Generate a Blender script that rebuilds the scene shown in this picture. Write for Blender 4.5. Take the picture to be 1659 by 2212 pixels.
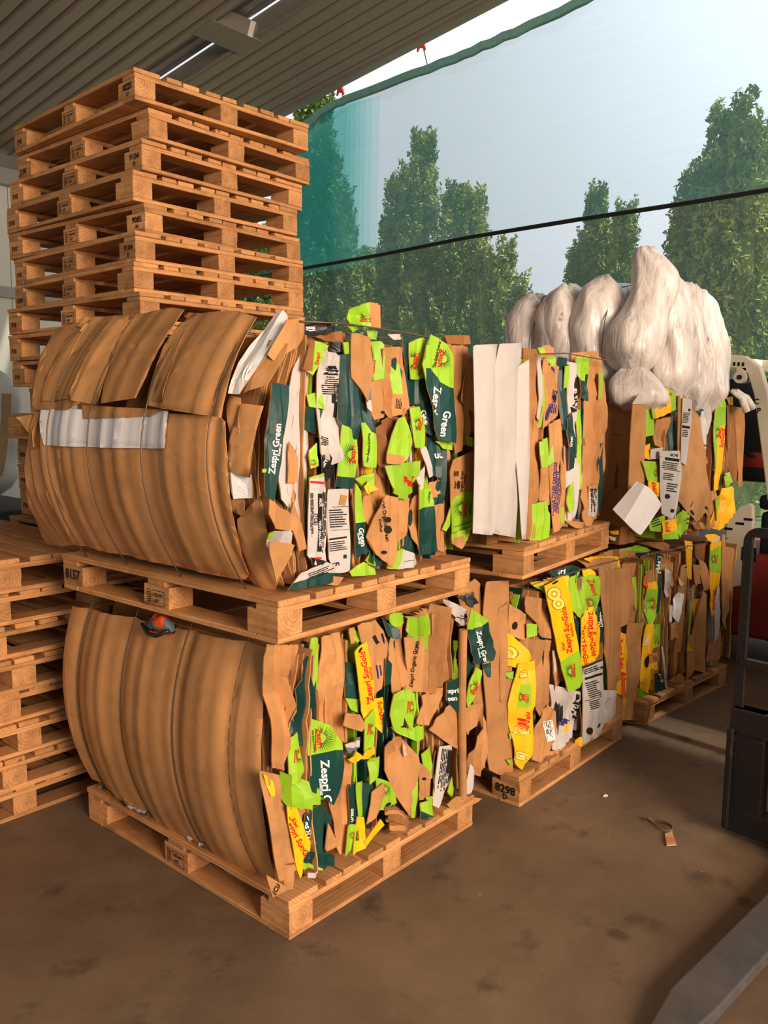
import bpy, bmesh, math, random
from mathutils import Vector, Matrix
from mathutils.bvhtree import BVHTree

scene = bpy.context.scene
COL = scene.collection
for o in list(bpy.data.objects):
    bpy.data.objects.remove(o)

# ------------------------------------------------------------------ camera
FOC, PITCH, ROLL = 1816.0, 0.1221, 0.0096            # focal length in pixels of the 1659x2212 frame, radians
AX, BX = (0.6547, -0.7559), (0.7559, 0.6547)          # camera right / forward on the floor plan
CAM = Vector((-1.679, -1.831, 1.67))
right = Vector((AX[0], AX[1], 0.0))
fwd = Vector((BX[0] * math.cos(PITCH), BX[1] * math.cos(PITCH), -math.sin(PITCH)))
up = right.cross(fwd)
r2 = right * math.cos(ROLL) + up * math.sin(ROLL)
u2 = up * math.cos(ROLL) - right * math.sin(ROLL)
cd = bpy.data.cameras.new('camera')
cam = bpy.data.objects.new('camera', cd)
COL.objects.link(cam)
m = Matrix.Identity(4)
for i in range(3):
    m[i][0], m[i][1], m[i][2], m[i][3] = r2[i], u2[i], -fwd[i], CAM[i]
cam.matrix_world = m
cd.sensor_fit = 'VERTICAL'
cd.sensor_height = 36.0
cd.lens = FOC / 2212.0 * 36.0
cd.clip_end = 300
scene.camera = cam

# ------------------------------------------------------------------ light and exposure
scene.view_settings.view_transform = 'Standard'
scene.view_settings.look = 'None'
scene.view_settings.gamma = 1.0
scene.view_settings.exposure = 0.0
scene.view_settings.use_curve_mapping = False

SUN_DIR = Vector((0.86, 0.10, 0.50)).normalized()      # low sun behind the shade screen
SKY_BASE, SKY_SUNWARD, GLOW = 0.44, 0.62, 1.6
w = bpy.data.worlds.new('sky')
scene.world = w
w.use_nodes = True
nt = w.node_tree
nt.nodes.clear()
out = nt.nodes.new('ShaderNodeOutputWorld')
bg = nt.nodes.new('ShaderNodeBackground')
tc = nt.nodes.new('ShaderNodeTexCoord')
dot = nt.nodes.new('ShaderNodeVectorMath'); dot.operation = 'DOT_PRODUCT'
dot.inputs[1].default_value = SUN_DIR
mx = nt.nodes.new('ShaderNodeMath'); mx.operation = 'MAXIMUM'; mx.inputs[1].default_value = 0
pw = nt.nodes.new('ShaderNodeMath'); pw.operation = 'POWER'; pw.inputs[1].default_value = 14
ml = nt.nodes.new('ShaderNodeMath'); ml.operation = 'MULTIPLY_ADD'
ml.inputs[1].default_value = GLOW
wide = nt.nodes.new('ShaderNodeMath'); wide.operation = 'MULTIPLY_ADD'
wide.inputs[1].default_value = SKY_SUNWARD; wide.inputs[2].default_value = SKY_BASE
nt.links.new(mx.outputs[0], wide.inputs[0]); nt.links.new(wide.outputs[0], ml.inputs[2])
bg.inputs['Color'].default_value = (0.93, 0.96, 1.0, 1)
nt.links.new(tc.outputs['Generated'], dot.inputs[0])
nt.links.new(dot.outputs['Value'], mx.inputs[0])
nt.links.new(mx.outputs[0], pw.inputs[0])
nt.links.new(pw.outputs[0], ml.inputs[0])
nt.links.new(ml.outputs[0], bg.inputs['Strength'])
nt.links.new(bg.outputs[0], out.inputs['Surface'])

def area(name, loc, target, sx, sy, power, color):
    d = bpy.data.lights.new(name, 'AREA')
    d.shape = 'RECTANGLE'; d.size = sx; d.size_y = sy; d.energy = power; d.color = color
    o = bpy.data.objects.new(name, d); COL.objects.link(o)
    o.location = loc
    o.rotation_euler = (Vector(target) - Vector(loc)).to_track_quat('-Z', 'Y').to_euler()
    return o
# warm late daylight through the open front of the shed, behind the camera
area('open_front_daylight', (-1.5, -8.2, 3.3), (0.8, 0.4, 1.2), 4.5, 3.0, 1200, (1.0, 0.77, 0.60))

# extra directional lamp added to brighten the trees; roof keeps it off bales
sd = bpy.data.lights.new('tree_fill_sun', 'SUN'); sd.energy = 9.0; sd.color = (1.0, 0.93, 0.80); sd.angle = 0.05
so = bpy.data.objects.new('tree_fill_sun', sd); COL.objects.link(so)
so.rotation_euler = Vector((-0.25, 0.45, -0.86)).to_track_quat('-Z', 'Y').to_euler()

# ------------------------------------------------------------------ materials
MATS = {}
def lin(c):
    return tuple(((v / 255) / 12.92 if v / 255 <= 0.04045 else ((v / 255 + 0.055) / 1.055) ** 2.4) for v in c) + (1,)
def new_mat(name, rough=0.8, spec=0.25):
    mt = bpy.data.materials.new(name); mt.use_nodes = True
    n = mt.node_tree; b = n.nodes['Principled BSDF']
    b.inputs['Roughness'].default_value = rough
    b.inputs['Specular IOR Level'].default_value = spec
    MATS[name] = mt
    return mt, n, b
def nd(n, t, **kw):
    x = n.nodes.new('ShaderNode' + t)
    for k, v in kw.items():
        if k.startswith('i_'):
            key = k[2:]
            x.inputs[int(key) if key.isdigit() else key].default_value = v
        else:
            setattr(x, k, v)
    return x
def ramp(n, fac, stops):
    r = n.nodes.new('ShaderNodeValToRGB')
    e = r.color_ramp.elements
    while len(e) < len(stops): e.new(0.5)
    for el, (p, c) in zip(e, stops): el.position = p; el.color = c
    n.links.new(fac, r.inputs[0])
    return r.outputs[0]
def mixc(n, fac, a, b, mode='MIX'):
    x = n.nodes.new('ShaderNodeMix'); x.data_type = 'RGBA'; x.blend_type = mode
    for s, v in ((0, fac), (6, a), (7, b)):
        if hasattr(v, 'is_linked'): n.links.new(v, x.inputs[s])
        else: x.inputs[s].default_value = v
    return x.outputs[2]

def wood(name, axis, rings, light, mid, dark):
    """sawn pine; growth rings run round the given local axis, every object gets its own offset"""
    mt, n, b = new_mat(name, 0.75, 0.2)
    t = nd(n, 'TexCoord'); oi = nd(n, 'ObjectInfo')
    off = nd(n, 'Vectormath'.replace('math', 'Math'), operation='MULTIPLY_ADD')
    comb = nd(n, 'CombineXYZ')
    for i, k in enumerate((7.0, 13.0, 29.0)):
        a = nd(n, 'Math', operation='MULTIPLY', i_1=k); n.links.new(oi.outputs['Random'], a.inputs[0])
        f = nd(n, 'Math', operation='FRACT'); n.links.new(a.outputs[0], f.inputs[0])
        n.links.new(f.outputs[0], comb.inputs[i])
    off.inputs[1].default_value = (0.07, 0.07, 0.07) if rings == 'block' else (0.25, 0.25, 0.25)
    n.links.new(comb.outputs[0], off.inputs[0])
    off.inputs[2].default_value = (-0.035, -0.035, -0.035) if rings == 'block' else (-0.4, -0.4, -0.4)
    add = nd(n, 'VectorMath', operation='ADD')
    n.links.new(t.outputs['Object'], add.inputs[0]); n.links.new(off.outputs[0], add.inputs[1])
    ns = nd(n, 'TexNoise', i_Scale=9.0, i_Detail=3.0)
    mp = nd(n, 'Mapping'); mp.inputs['Scale'].default_value = (1, .12, 1) if axis == 'y' else (.12, 1, 1)
    n.links.new(add.outputs[0], mp.inputs[0]); n.links.new(mp.outputs[0], ns.inputs['Vector'])
    wv = nd(n, 'TexWave', wave_type='RINGS', rings_direction='Y' if axis == 'y' else 'X')
    wv.inputs['Scale'].default_value = 24.0 if rings == 'block' else 30.0
    wv.inputs['Distortion'].default_value = 5.5
    wv.inputs['Detail'].default_value = 2.0
    wv.inputs['Detail Scale'].default_value = 0.7
    n.links.new(mp.outputs[0], wv.inputs['Vector'])
    c = ramp(n, wv.outputs['Fac'], [(0.0, tuple(m_ * .5 + l_ * .5 for m_, l_ in zip(mid, light))), (0.5, light), (1.0, light)])
    fine = nd(n, 'TexNoise', i_Scale=60.0, i_Detail=4.0)
    n.links.new(mp.outputs[0], fine.inputs['Vector'])
    c = mixc(n, ramp(n, fine.outputs['Fac'], [(0.45, (0, 0, 0, 1)), (0.75, (.45, .45, .45, 1))]), c, mid)
    dirt = nd(n, 'TexNoise', i_Scale=5.0, i_Detail=6.0, i_Roughness=0.7)
    n.links.new(add.outputs[0], dirt.inputs['Vector'])
    c = mixc(n, ramp(n, dirt.outputs['Fac'], [(0.5, (0, 0, 0, 1)), (0.8, (.85, .85, .85, 1))]), c, dark)
    knot = nd(n, 'TexVoronoi', i_Scale=6.5)
    n.links.new(mp.outputs[0], knot.inputs['Vector'])
    c = mixc(n, ramp(n, knot.outputs['Distance'], [(0.03, (.8, .8, .8, 1)), (0.075, (0, 0, 0, 1))]), c, dark)
    hsv = nd(n, 'HueSaturation'); n.links.new(c, hsv.inputs['Color'])
    vr = nd(n, 'MapRange'); vr.inputs[3].default_value = 0.74; vr.inputs[4].default_value = 1.12
    n.links.new(oi.outputs['Random'], vr.inputs[0]); n.links.new(vr.outputs[0], hsv.inputs['Value'])
    n.links.new(hsv.outputs[0], b.inputs['Base Color'])
    bp = nd(n, 'Bump', i_Strength=0.25, i_Distance=0.002)
    n.links.new(fine.outputs['Fac'], bp.inputs['Height']); n.links.new(bp.outputs[0], b.inputs['Normal'])
    return mt
W_L, W_M, W_D = lin((212, 158, 102)), lin((176, 112, 62)), lin((108, 70, 40))
wood('pine_block', 'y', 'block', W_L, W_M, W_D)
wood('pine_board_y', 'y', 'board', W_L, W_M, W_D)
wood('pine_board_x', 'x', 'board', W_L, W_M, W_D)

def card(name, rgb, var=0.12, rough=0.8, spec=0.2, scuff=None):
    """plain or printed board with fine mottling, faint scuffs and a fluted surface"""
    mt, n, b = new_mat(name, rough, spec)
    t = nd(n, 'TexCoord'); oi = nd(n, 'ObjectInfo')
    ns = nd(n, 'TexNoise', i_Scale=6.0, i_Detail=6.0, i_Roughness=0.65)
    n.links.new(t.outputs['Object'], ns.inputs['Vector'])
    base = lin(rgb)
    dk = tuple(v * (1 - var * 1.6) for v in base[:3]) + (1,)
    lt = tuple(min(1, v * (1 + var)) for v in base[:3]) + (1,)
    c = ramp(n, ns.outputs['Fac'], [(0.3, dk), (0.5, base), (0.75, lt)])
    if scuff:
        sc = nd(n, 'TexNoise', i_Scale=26.0, i_Detail=8.0, i_Roughness=0.75)
        n.links.new(t.outputs['Object'], sc.inputs['Vector'])
        c = mixc(n, ramp(n, sc.outputs['Fac'], [(0.64, (0, 0, 0, 1)), (0.72, (.5, .5, .5, 1))]), c, lin(scuff))
    hsv = nd(n, 'HueSaturation'); n.links.new(c, hsv.inputs['Color'])
    vr = nd(n, 'MapRange'); vr.inputs[3].default_value = 1 - var; vr.inputs[4].default_value = 1 + var * .6
    n.links.new(oi.outputs['Random'], vr.inputs[0]); n.links.new(vr.outputs[0], hsv.inputs['Value'])
    n.links.new(hsv.outputs[0], b.inputs['Base Color'])
    fl = nd(n, 'TexNoise', i_Scale=40.0, i_Detail=3.0)
    n.links.new(t.outputs['Object'], fl.inputs['Vector'])
    bp = nd(n, 'Bump', i_Strength=0.18, i_Distance=0.004)
    n.links.new(fl.outputs['Fac'], bp.inputs['Height']); n.links.new(bp.outputs[0], b.inputs['Normal'])
    return mt
card('kraft', (190, 138, 86), 0.16)
card('kraft_dark', (148, 100, 58), 0.2)
card('lime', (150, 198, 40), 0.08, 0.5, 0.4, (175, 160, 105))
card('darkgreen', (14, 62, 56), 0.15, 0.45, 0.4, (60, 90, 80))
card('yellow', (252, 190, 12), 0.06, 0.5, 0.4, (250, 210, 120))
card('white', (196, 190, 184), 0.05, 0.6, 0.3)
card('blackfilm', (24, 26, 28), 0.15, 0.35, 0.5)
card('gold_brown', (176, 122, 40), 0.1)
card('paleyellow', (252, 222, 110), 0.05)
card('red', (214, 42, 34), 0.05)
card('orange', (240, 96, 30), 0.05)
card('ink', (34, 30, 28), 0.05)
card('ink_green', (20, 60, 40), 0.05)
card('ink_purple', (64, 52, 120), 0.05)
card('paperwhite', (238, 236, 232), 0.02)
card('greyblue', (96, 112, 122), 0.1)
KEY = dict(K='kraft', J='kraft_dark', G='lime', D='darkgreen', Y='yellow', W='white', B='blackfilm', N='gold_brown',
           P='paleyellow', R='red', O='orange', I='ink', g='ink_green', p='ink_purple', w='paperwhite', u='greyblue')

def plain(name, rgb, rough=0.6, metal=0.0, noise=0.12, scale=5.0, dirt=None, dirt_lo=0.55, spec=0.4):
    mt, n, b = new_mat(name, rough, spec)
    b.inputs['Metallic'].default_value = metal
    t = nd(n, 'TexCoord')
    ns = nd(n, 'TexNoise', i_Scale=scale, i_Detail=6.0, i_Roughness=0.65)
    n.links.new(t.outputs['Object'], ns.inputs['Vector'])
    base = lin(rgb)
    c = ramp(n, ns.outputs['Fac'], [(0.3, tuple(v * (1 - noise) for v in base[:3]) + (1,)), (0.7, tuple(min(1, v * (1 + noise)) for v in base[:3]) + (1,))])
    if dirt:
        d = nd(n, 'TexNoise', i_Scale=scale * 2.2, i_Detail=8.0, i_Roughness=0.7)
        n.links.new(t.outputs['Object'], d.inputs['Vector'])
        c = mixc(n, ramp(n, d.outputs['Fac'], [(dirt_lo, (0, 0, 0, 1)), (dirt_lo + .14, (.9, .9, .9, 1))]), c, lin(dirt))
    n.links.new(c, b.inputs['Base Color'])
    return mt
plain('ceiling_sheet', (134, 124, 112), 0.55, 0.0, 0.06, 1.5)
plain('zinc_sheet', (150, 150, 152), 0.4, 0.4, 0.1, 3.0)
plain('beam_paint', (128, 120, 110), 0.7, 0, 0.08, 3.0)
plain('wall_panel', (205, 205, 196), 0.6, 0, 0.04, 1.0)
plain('wall_rail', (150, 150, 142), 0.6, 0, 0.08, 2.0)
plain('steel_wire', (118, 98, 76), 0.5, 0.6, 0.05)
plain('black_steel', (27, 25, 25), 0.55, 0.2, 0.25, 8.0, (84, 64, 48), 0.6)
plain('fork_steel', (92, 87, 84), 0.5, 0.3, 0.25, 7.0, (120, 96, 80), 0.62)
plain('cream_paint', (216, 206, 184), 0.55, 0, 0.06, 4.0, (120, 84, 56), 0.64)
plain('red_paint', (150, 52, 44), 0.55, 0, 0.12, 5.0, (70, 50, 44), 0.62)
plain('rubber', (30, 29, 29), 0.85, 0, 0.15, 6.0)
plain('cable_black', (18, 18, 19), 0.6)
plain('hem_green', (120, 172, 166), 0.8, 0, 0.15, 20)
plain('strap_brown', (112, 88, 66), 0.7)
plain('dull_orange', (196, 122, 84), 0.8)
plain('rope_red', (220, 60, 60), 0.7)
plain('bag_white', (226, 222, 214), 0.7, 0, 0.05, 4)
plain('strap_beige', (190, 160, 118), 0.8, 0, 0.1, 12)
plain('bark', (84, 66, 50), 0.9, 0, 0.2, 8)
plain('bin_dark', (62, 60, 58), 0.7, 0, 0.1, 4)
plain('ground_grass', (96, 110, 66), 0.95, 0, 0.2, 1.0)

# plastic film: milky, glossy, a little light passes through
mt, n, b = new_mat('film', 0.28, 0.5)
t = nd(n, 'TexCoord')
mp = nd(n, 'Mapping'); mp.inputs['Scale'].default_value = (4, 4, 1.0)
ns = nd(n, 'TexNoise', i_Scale=3.0, i_Detail=8.0, i_Roughness=0.7, i_Distortion=1.0)
n.links.new(t.outputs['Object'], mp.inputs[0]); n.links.new(mp.outputs[0], ns.inputs['Vector'])
c = ramp(n, ns.outputs['Fac'], [(0.28, lin((160, 148, 136))), (0.46, lin((216, 207, 198))), (0.68, lin((242, 239, 235)))])
sp = nd(n, 'TexNoise', i_Scale=9.0, i_Detail=4.0)
n.links.new(t.outputs['Object'], sp.inputs['Vector'])
c = mixc(n, ramp(n, sp.outputs['Fac'], [(0.70, (0, 0, 0, 1)), (0.76, (.8, .8, .8, 1))]), c, lin((96, 82, 70)))
n.links.new(c, b.inputs['Base Color'])
mp2 = nd(n, 'Mapping'); mp2.inputs['Scale'].default_value = (7, 7, 1.4)
n2 = nd(n, 'TexNoise', i_Scale=3.0, i_Detail=5.0, i_Distortion=0.6)
n.links.new(t.outputs['Object'], mp2.inputs[0]); n.links.new(mp2.outputs[0], n2.inputs['Vector'])
bp = nd(n, 'Bump', i_Strength=0.5, i_Distance=0.02)
n.links.new(n2.outputs['Fac'], bp.inputs['Height']); n.links.new(bp.outputs[0], b.inputs['Normal'])

# concrete floor
mt, n, b = new_mat('concrete', 0.62, 0.35)
t = nd(n, 'TexCoord')
def tex(sc, det, rg=.6, dist=0.0):
    x = nd(n, 'TexNoise', i_Scale=sc, i_Detail=det, i_Roughness=rg, i_Distortion=dist)
    n.links.new(t.outputs['Object'], x.inputs['Vector']); return x.outputs['Fac']
c = ramp(n, tex(1.1, 8, .68, .3), [(0.3, lin((86, 70, 54))), (0.5, lin((110, 91, 71))), (0.72, lin((130, 109, 86)))])
c = mixc(n, ramp(n, tex(4.5, 5), [(0.58, (0, 0, 0, 1)), (0.7, (.6, .6, .6, 1))]), c, lin((58, 48, 40)))
v = nd(n, 'TexVoronoi', i_Scale=2.6); n.links.new(t.outputs['Object'], v.inputs['Vector'])
v.inputs['Randomness'].default_value = 1.0
wob = nd(n, 'Math', operation='MULTIPLY_ADD', i_1=0.16); n.links.new(tex(14, 3), wob.inputs[0]); n.links.new(v.outputs['Distance'], wob.inputs[2])
c = mixc(n, ramp(n, wob.outputs[0], [(0.15, (.6, .6, .6, 1)), (0.2, (0, 0, 0, 1))]), c, lin((54, 45, 38)))
c = mixc(n, ramp(n, tex(55, 4), [(0.62, (0, 0, 0, 1)), (0.75, (.35, .35, .35, 1))]), c, lin((120, 108, 95)))
v2 = nd(n, 'TexVoronoi', i_Scale=7.0); n.links.new(t.outputs['Object'], v2.inputs['Vector'])
c = mixc(n, ramp(n, v2.outputs['Distance'], [(0.014, (.8, .8, .8, 1)), (0.024, (0, 0, 0, 1))]), c, lin((205, 196, 184)))
n.links.new(c, b.inputs['Base Color'])
bp = nd(n, 'Bump', i_Strength=0.12, i_Distance=0.01)
n.links.new(tex(30, 6), bp.inputs['Height']); n.links.new(bp.outputs[0], b.inputs['Normal'])

# shade cloth: open weave, part of the light goes straight through, part is scattered
def shade(name, tint, open_lo, open_hi, scatter):
    mt = bpy.data.materials.new(name); mt.use_nodes = True; MATS[name] = mt
    n = mt.node_tree; n.nodes.clear()
    o = nd(n, 'OutputMaterial')
    tr = nd(n, 'BsdfTransparent'); tr.inputs[0].default_value = tint
    tl = nd(n, 'BsdfTranslucent'); tl.inputs[0].default_value = scatter
    df = nd(n, 'BsdfDiffuse'); df.inputs[0].default_value = scatter
    a = nd(n, 'MixShader', i_0=0.25); n.links.new(tl.outputs[0], a.inputs[1]); n.links.new(df.outputs[0], a.inputs[2])
    t = nd(n, 'TexCoord')
    mp = nd(n, 'Mapping'); mp.inputs['Scale'].default_value = (1, .5, 14); mp.inputs['Rotation'].default_value = (0.03, 0, 0)
    n.links.new(t.outputs['Object'], mp.inputs[0])
    ns = nd(n, 'TexNoise', i_Scale=2.2, i_Detail=7.0, i_Roughness=0.7); n.links.new(mp.outputs[0], ns.inputs['Vector'])
    mr = nd(n, 'MapRange'); mr.inputs[1].default_value = .3; mr.inputs[2].default_value = .7
    mr.inputs[3].default_value = 1 - open_hi; mr.inputs[4].default_value = 1 - open_lo
    n.links.new(ns.outputs['Fac'], mr.inputs[0])
    f = nd(n, 'MixShader'); n.links.new(mr.outputs[0], f.inputs[0])
    n.links.new(tr.outputs[0], f.inputs[1]); n.links.new(a.outputs[0], f.inputs[2])
    n.links.new(f.outputs[0], o.inputs[0])
shade('shade_cloth', (0.57, 0.61, 0.64, 1), .74, .82, (0.19, 0.36, 0.35, 1))
shade('shade_cloth_clear', (0.64, 0.67, 0.70, 1), .80, .86, (0.22, 0.33, 0.30, 1))
shade('shade_cloth_teal', (0.85, 0.965, 0.955, 1), .91, .95, (0.08, 0.48, 0.46, 1))

def leaf(name, a, b_):
    mt, n, b = new_mat(name, 0.7, 0.2)
    t = nd(n, 'TexCoord'); ns = nd(n, 'TexNoise', i_Scale=1.6, i_Detail=4.0)
    n.links.new(t.outputs['Object'], ns.inputs['Vector'])
    n.links.new(ramp(n, ns.outputs['Fac'], [(0.35, lin(a)), (0.65, lin(b_))]), b.inputs['Base Color'])
    b.inputs['Transmission Weight'].default_value = 0.0
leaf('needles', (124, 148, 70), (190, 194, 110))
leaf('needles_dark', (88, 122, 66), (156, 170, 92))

# ------------------------------------------------------------------ object helpers
def link(name, verts, faces, mats, parent=None, midx=None, smooth=False, loc=None):
    me = bpy.data.meshes.new(name)
    me.from_pydata([tuple(v) for v in verts], [], faces)
    for mm in mats: me.materials.append(MATS[mm] if isinstance(mm, str) else mm)
    if midx: me.polygons.foreach_set('material_index', midx)
    if smooth: me.polygons.foreach_set('use_smooth', [True] * len(me.polygons))
    me.update()
    o = bpy.data.objects.new(name, me); COL.objects.link(o)
    if parent: o.parent = parent
    if loc: o.location = loc
    return o
def link_mesh(name, me, parent=None, loc=(0, 0, 0), rz=0.0):
    o = bpy.data.objects.new(name, me); COL.objects.link(o)
    o.parent = parent; o.location = loc; o.rotation_euler = (0, 0, rz)
    return o
def thing(name, label, cat, loc=(0, 0, 0), rz=0.0, group=None):
    o = bpy.data.objects.new(name, None); COL.objects.link(o)
    o.empty_display_size = .1
    o.location = loc; o.rotation_euler = (0, 0, rz)
    return tag(o, label, cat, group)
def tag(o, label, cat, group=None):
    o['label'] = label; o['category'] = cat
    if group: o['group'] = group
    return o
def structure(o, label=None, cat=None):
    o['kind'] = 'structure'
    if label: o['label'] = label; o['category'] = cat
    return o
def box_data(x0, x1, y0, y1, z0, z1):
    v = [(x, y, z) for z in (z0, z1) for y in (y0, y1) for x in (x0, x1)]
    f = [(0, 2, 3, 1), (4, 5, 7, 6), (0, 1, 5, 4), (2, 6, 7, 3), (0, 4, 6, 2), (1, 3, 7, 5)]
    return v, f
class MB:
    def __init__(s): s.v, s.f, s.m = [], [], []
    def add(s, v, f, mi=0):
        k = len(s.v); s.v += [tuple(p) for p in v]; s.f += [tuple(i + k for i in q) for q in f]; s.m += [mi] * len(f); return s
    def box(s, x0, x1, y0, y1, z0, z1, mi=0): return s.add(*box_data(x0, x1, y0, y1, z0, z1), mi)
    def tube(s, pts, r, n=8, mi=0):
        return s.add(*tube_data(pts, r, n), mi)
    def prism(s, poly, axis, a, b, mi=0):
        """polygon in the two other axes, extruded from a to b along axis"""
        n_ = len(poly)
        def p(q, t): return {'x': (t, q[0], q[1]), 'y': (q[0], t, q[1]), 'z': (q[0], q[1], t)}[axis]
        v = [p(q, a) for q in poly] + [p(q, b) for q in poly]
        f = [tuple(range(n_ - 1, -1, -1)), tuple(range(n_, 2 * n_))] + [(i, (i + 1) % n_, (i + 1) % n_ + n_, i + n_) for i in range(n_)]
        return s.add(v, f, mi)
    def obj(s, name, mats, parent=None, smooth=False, loc=None, bevel=0.0):
        if isinstance(mats, str): mats = [mats]
        o = link(name, s.v, s.f, mats, parent, s.m, smooth, loc)
        bm = bmesh.new(); bm.from_mesh(o.data); bmesh.ops.recalc_face_normals(bm, faces=bm.faces); bm.to_mesh(o.data); bm.free()
        if bevel:
            md = o.modifiers.new('edge', 'BEVEL'); md.width = bevel; md.segments = 2; md.limit_method = 'ANGLE'
        return o
def tube_data(pts, r, n=8):
    pts = [Vector(p) for p in pts]; v = []; f = []
    rs = r if isinstance(r, (list, tuple)) else [r] * len(pts)
    prev = None
    for i, p in enumerate(pts):
        d = (pts[min(i + 1, len(pts) - 1)] - pts[max(i - 1, 0)]).normalized()
        a = d.orthogonal().normalized() if prev is None else (prev - d * prev.dot(d)).normalized()
        prev = a; b = d.cross(a)
        for k in range(n):
            t = 2 * math.pi * k / n
            v.append(p + (a * math.cos(t) + b * math.sin(t)) * rs[i])
    for i in range(len(pts) - 1):
        for k in range(n):
            f.append((i * n + k, i * n + (k + 1) % n, (i + 1) * n + (k + 1) % n, (i + 1) * n + k))
    f.append(tuple(range(n - 1, -1, -1))); f.append(tuple(range((len(pts) - 1) * n, len(pts) * n)))
    return v, f

def pixel_ray(px, py):
    """direction in which the photograph shows a given pixel (used to measure sizes off the photograph)"""
    return (fwd * FOC + r2 * (px - 829.5) - u2 * (py - 1106.0)).normalized()
def on_plane(px, py, axis, val):
    d = pixel_ray(px, py); return CAM + d * ((val - CAM[axis]) / d[axis])

# lettering: every string becomes a flat mesh once, and is then mapped on to its surface
TEXT = {}
def make_texts(strings):
    obs = []
    for s in strings:
        cu = bpy.data.curves.new('t', 'FONT'); cu.body = s; cu.size = 1.0; cu.offset = 0.026
        cu.align_x = 'CENTER'; cu.align_y = 'CENTER'; cu.resolution_u = 2
        o = bpy.data.objects.new('t', cu); COL.objects.link(o); obs.append((s, o))
    bpy.context.view_layer.update()
    dg = bpy.context.evaluated_depsgraph_get()
    for s, o in obs:
        me = bpy.data.meshes.new_from_object(o.evaluated_get(dg))
        TEXT[s] = ([tuple(v.co) for v in me.vertices], [tuple(p.vertices) for p in me.polygons])
        bpy.data.meshes.remove(me)
    for s, o in obs:
        cu = o.data; bpy.data.objects.remove(o); bpy.data.curves.remove(cu)

# ------------------------------------------------------------------ the shed and its surroundings
R = random.Random(7)
structure(MB().box(-9, 9, -9, 12, -.1, 0).obj('floor', 'concrete'), 'worn stained concrete floor of the shed', 'floor')
structure(MB().box(9, 70, -40, 60, -.16, -.06).obj('ground', 'ground_grass'), 'grass beyond the shade screen', 'ground')

def roof_z(y): return 6.27 - 0.128 * y
def ribbed(x0, x1, y0, y1, dz, pitch=.18, depth=.06, groove=.045, t=.004, flip=False):
    """trapezoidal sheet with ribs along y, following the pitch of the roof"""
    prof = []
    x = x0
    while x < x1 - 1e-6:
        e = min(x + pitch, x1)
        prof += [(x, 0), (min(x + pitch - groove - .02, e), 0), (min(x + pitch - groove, e), depth), (min(x + pitch - .02, e), depth)]
        x += pitch
    prof.append((x1, 0))
    v = []; f = []
    for (px, pz) in prof:
        for yy in (y0, y1):
            v.append((px, yy, roof_z(yy) + dz + pz))
    for i in range(len(prof) - 1):
        f.append((2 * i, 2 * i + 1, 2 * i + 3, 2 * i + 2))
    k = len(v)
    v += [(a, b, c + .012) for a, b, c in v]
    f += [tuple(reversed([i + k for i in q])) for q in f]
    return v, f
structure(MB().add(*ribbed(4.62, 5.98, -9, 10.3, 0)).obj('ceiling', 'ceiling_sheet'), 'ribbed steel ceiling sheets along the open edge of the roof', 'ceiling')
structure(MB().add(*ribbed(-9, 4.06, -9, 10.3, 0)).obj('ceiling', 'ceiling_sheet'), 'ribbed steel ceiling sheets of the main roof', 'ceiling')
structure(MB().add(*ribbed(3.9, 4.52, -9, 10.3, .20, pitch=.15, depth=.04)).obj('ceiling', 'zinc_sheet'), 'bare zinc sheet above the slot in the ceiling', 'ceiling')
mb = MB()
def sloped(mb, x0, x1, y0, y1, za, zb):
    v = [(x, y, roof_z(y) + z) for z in (za, zb) for y in (y0, y1) for x in (x0, x1)]
    mb.add(v, box_data(0, 1, 0, 1, 0, 1)[1])
sloped(mb, 4.54, 4.62, -9, 10.3, .012, .03); sloped(mb, 4.60, 4.62, -9, 10.3, .0, .24)
sloped(mb, 4.03, 4.06, -9, 10.3, .0, .24)
structure(mb.obj('trim_1', 'beam_paint'), 'folded flashing along both sides of the ceiling slot', 'trim')
for yb in (5.45, 9.2, 1.7, -2.0):
    mb = MB(); sloped(mb, 4.0, 4.66, yb, yb + .34, -.012, .16)
    structure(mb.obj('beam', 'beam_paint'), 'short steel beam bridging the ceiling slot', 'beam')
mb = MB(); sloped(mb, 5.93, 6.05, -9, 10.3, -.03, .20)
structure(mb.obj('trim_2', 'beam_paint'), 'eave flashing along the open roof edge', 'trim')

# cool-store wall of insulated panels at the far left
WY = 9.6
for i in range(12):
    x0 = -7.2 + i * 1.1
    structure(MB().box(x0 + .004, x0 + 1.096, WY, WY + .12, 0, 4.62).obj('wall_back', 'wall_panel', bevel=.006), 'pale insulated panel of the cool store wall', 'wall')
structure(MB().box(-7.2, 6, WY - .10, WY - .005, 3.10, 3.24).obj('trim_3', 'wall_rail'), 'horizontal rail along the cool store wall', 'trim')
structure(MB().box(-7.2, 6, WY - .16, WY - .005, 4.55, 4.75).obj('trim_4', 'wall_rail'), 'capping rail on top of the cool store wall', 'trim')

structure(MB().box(-7.2, 6, WY - .05, WY + .12, 4.75, 4.95).obj('trim_5', 'beam_paint'), 'dark flashing over the cool store wall', 'trim')
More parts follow.
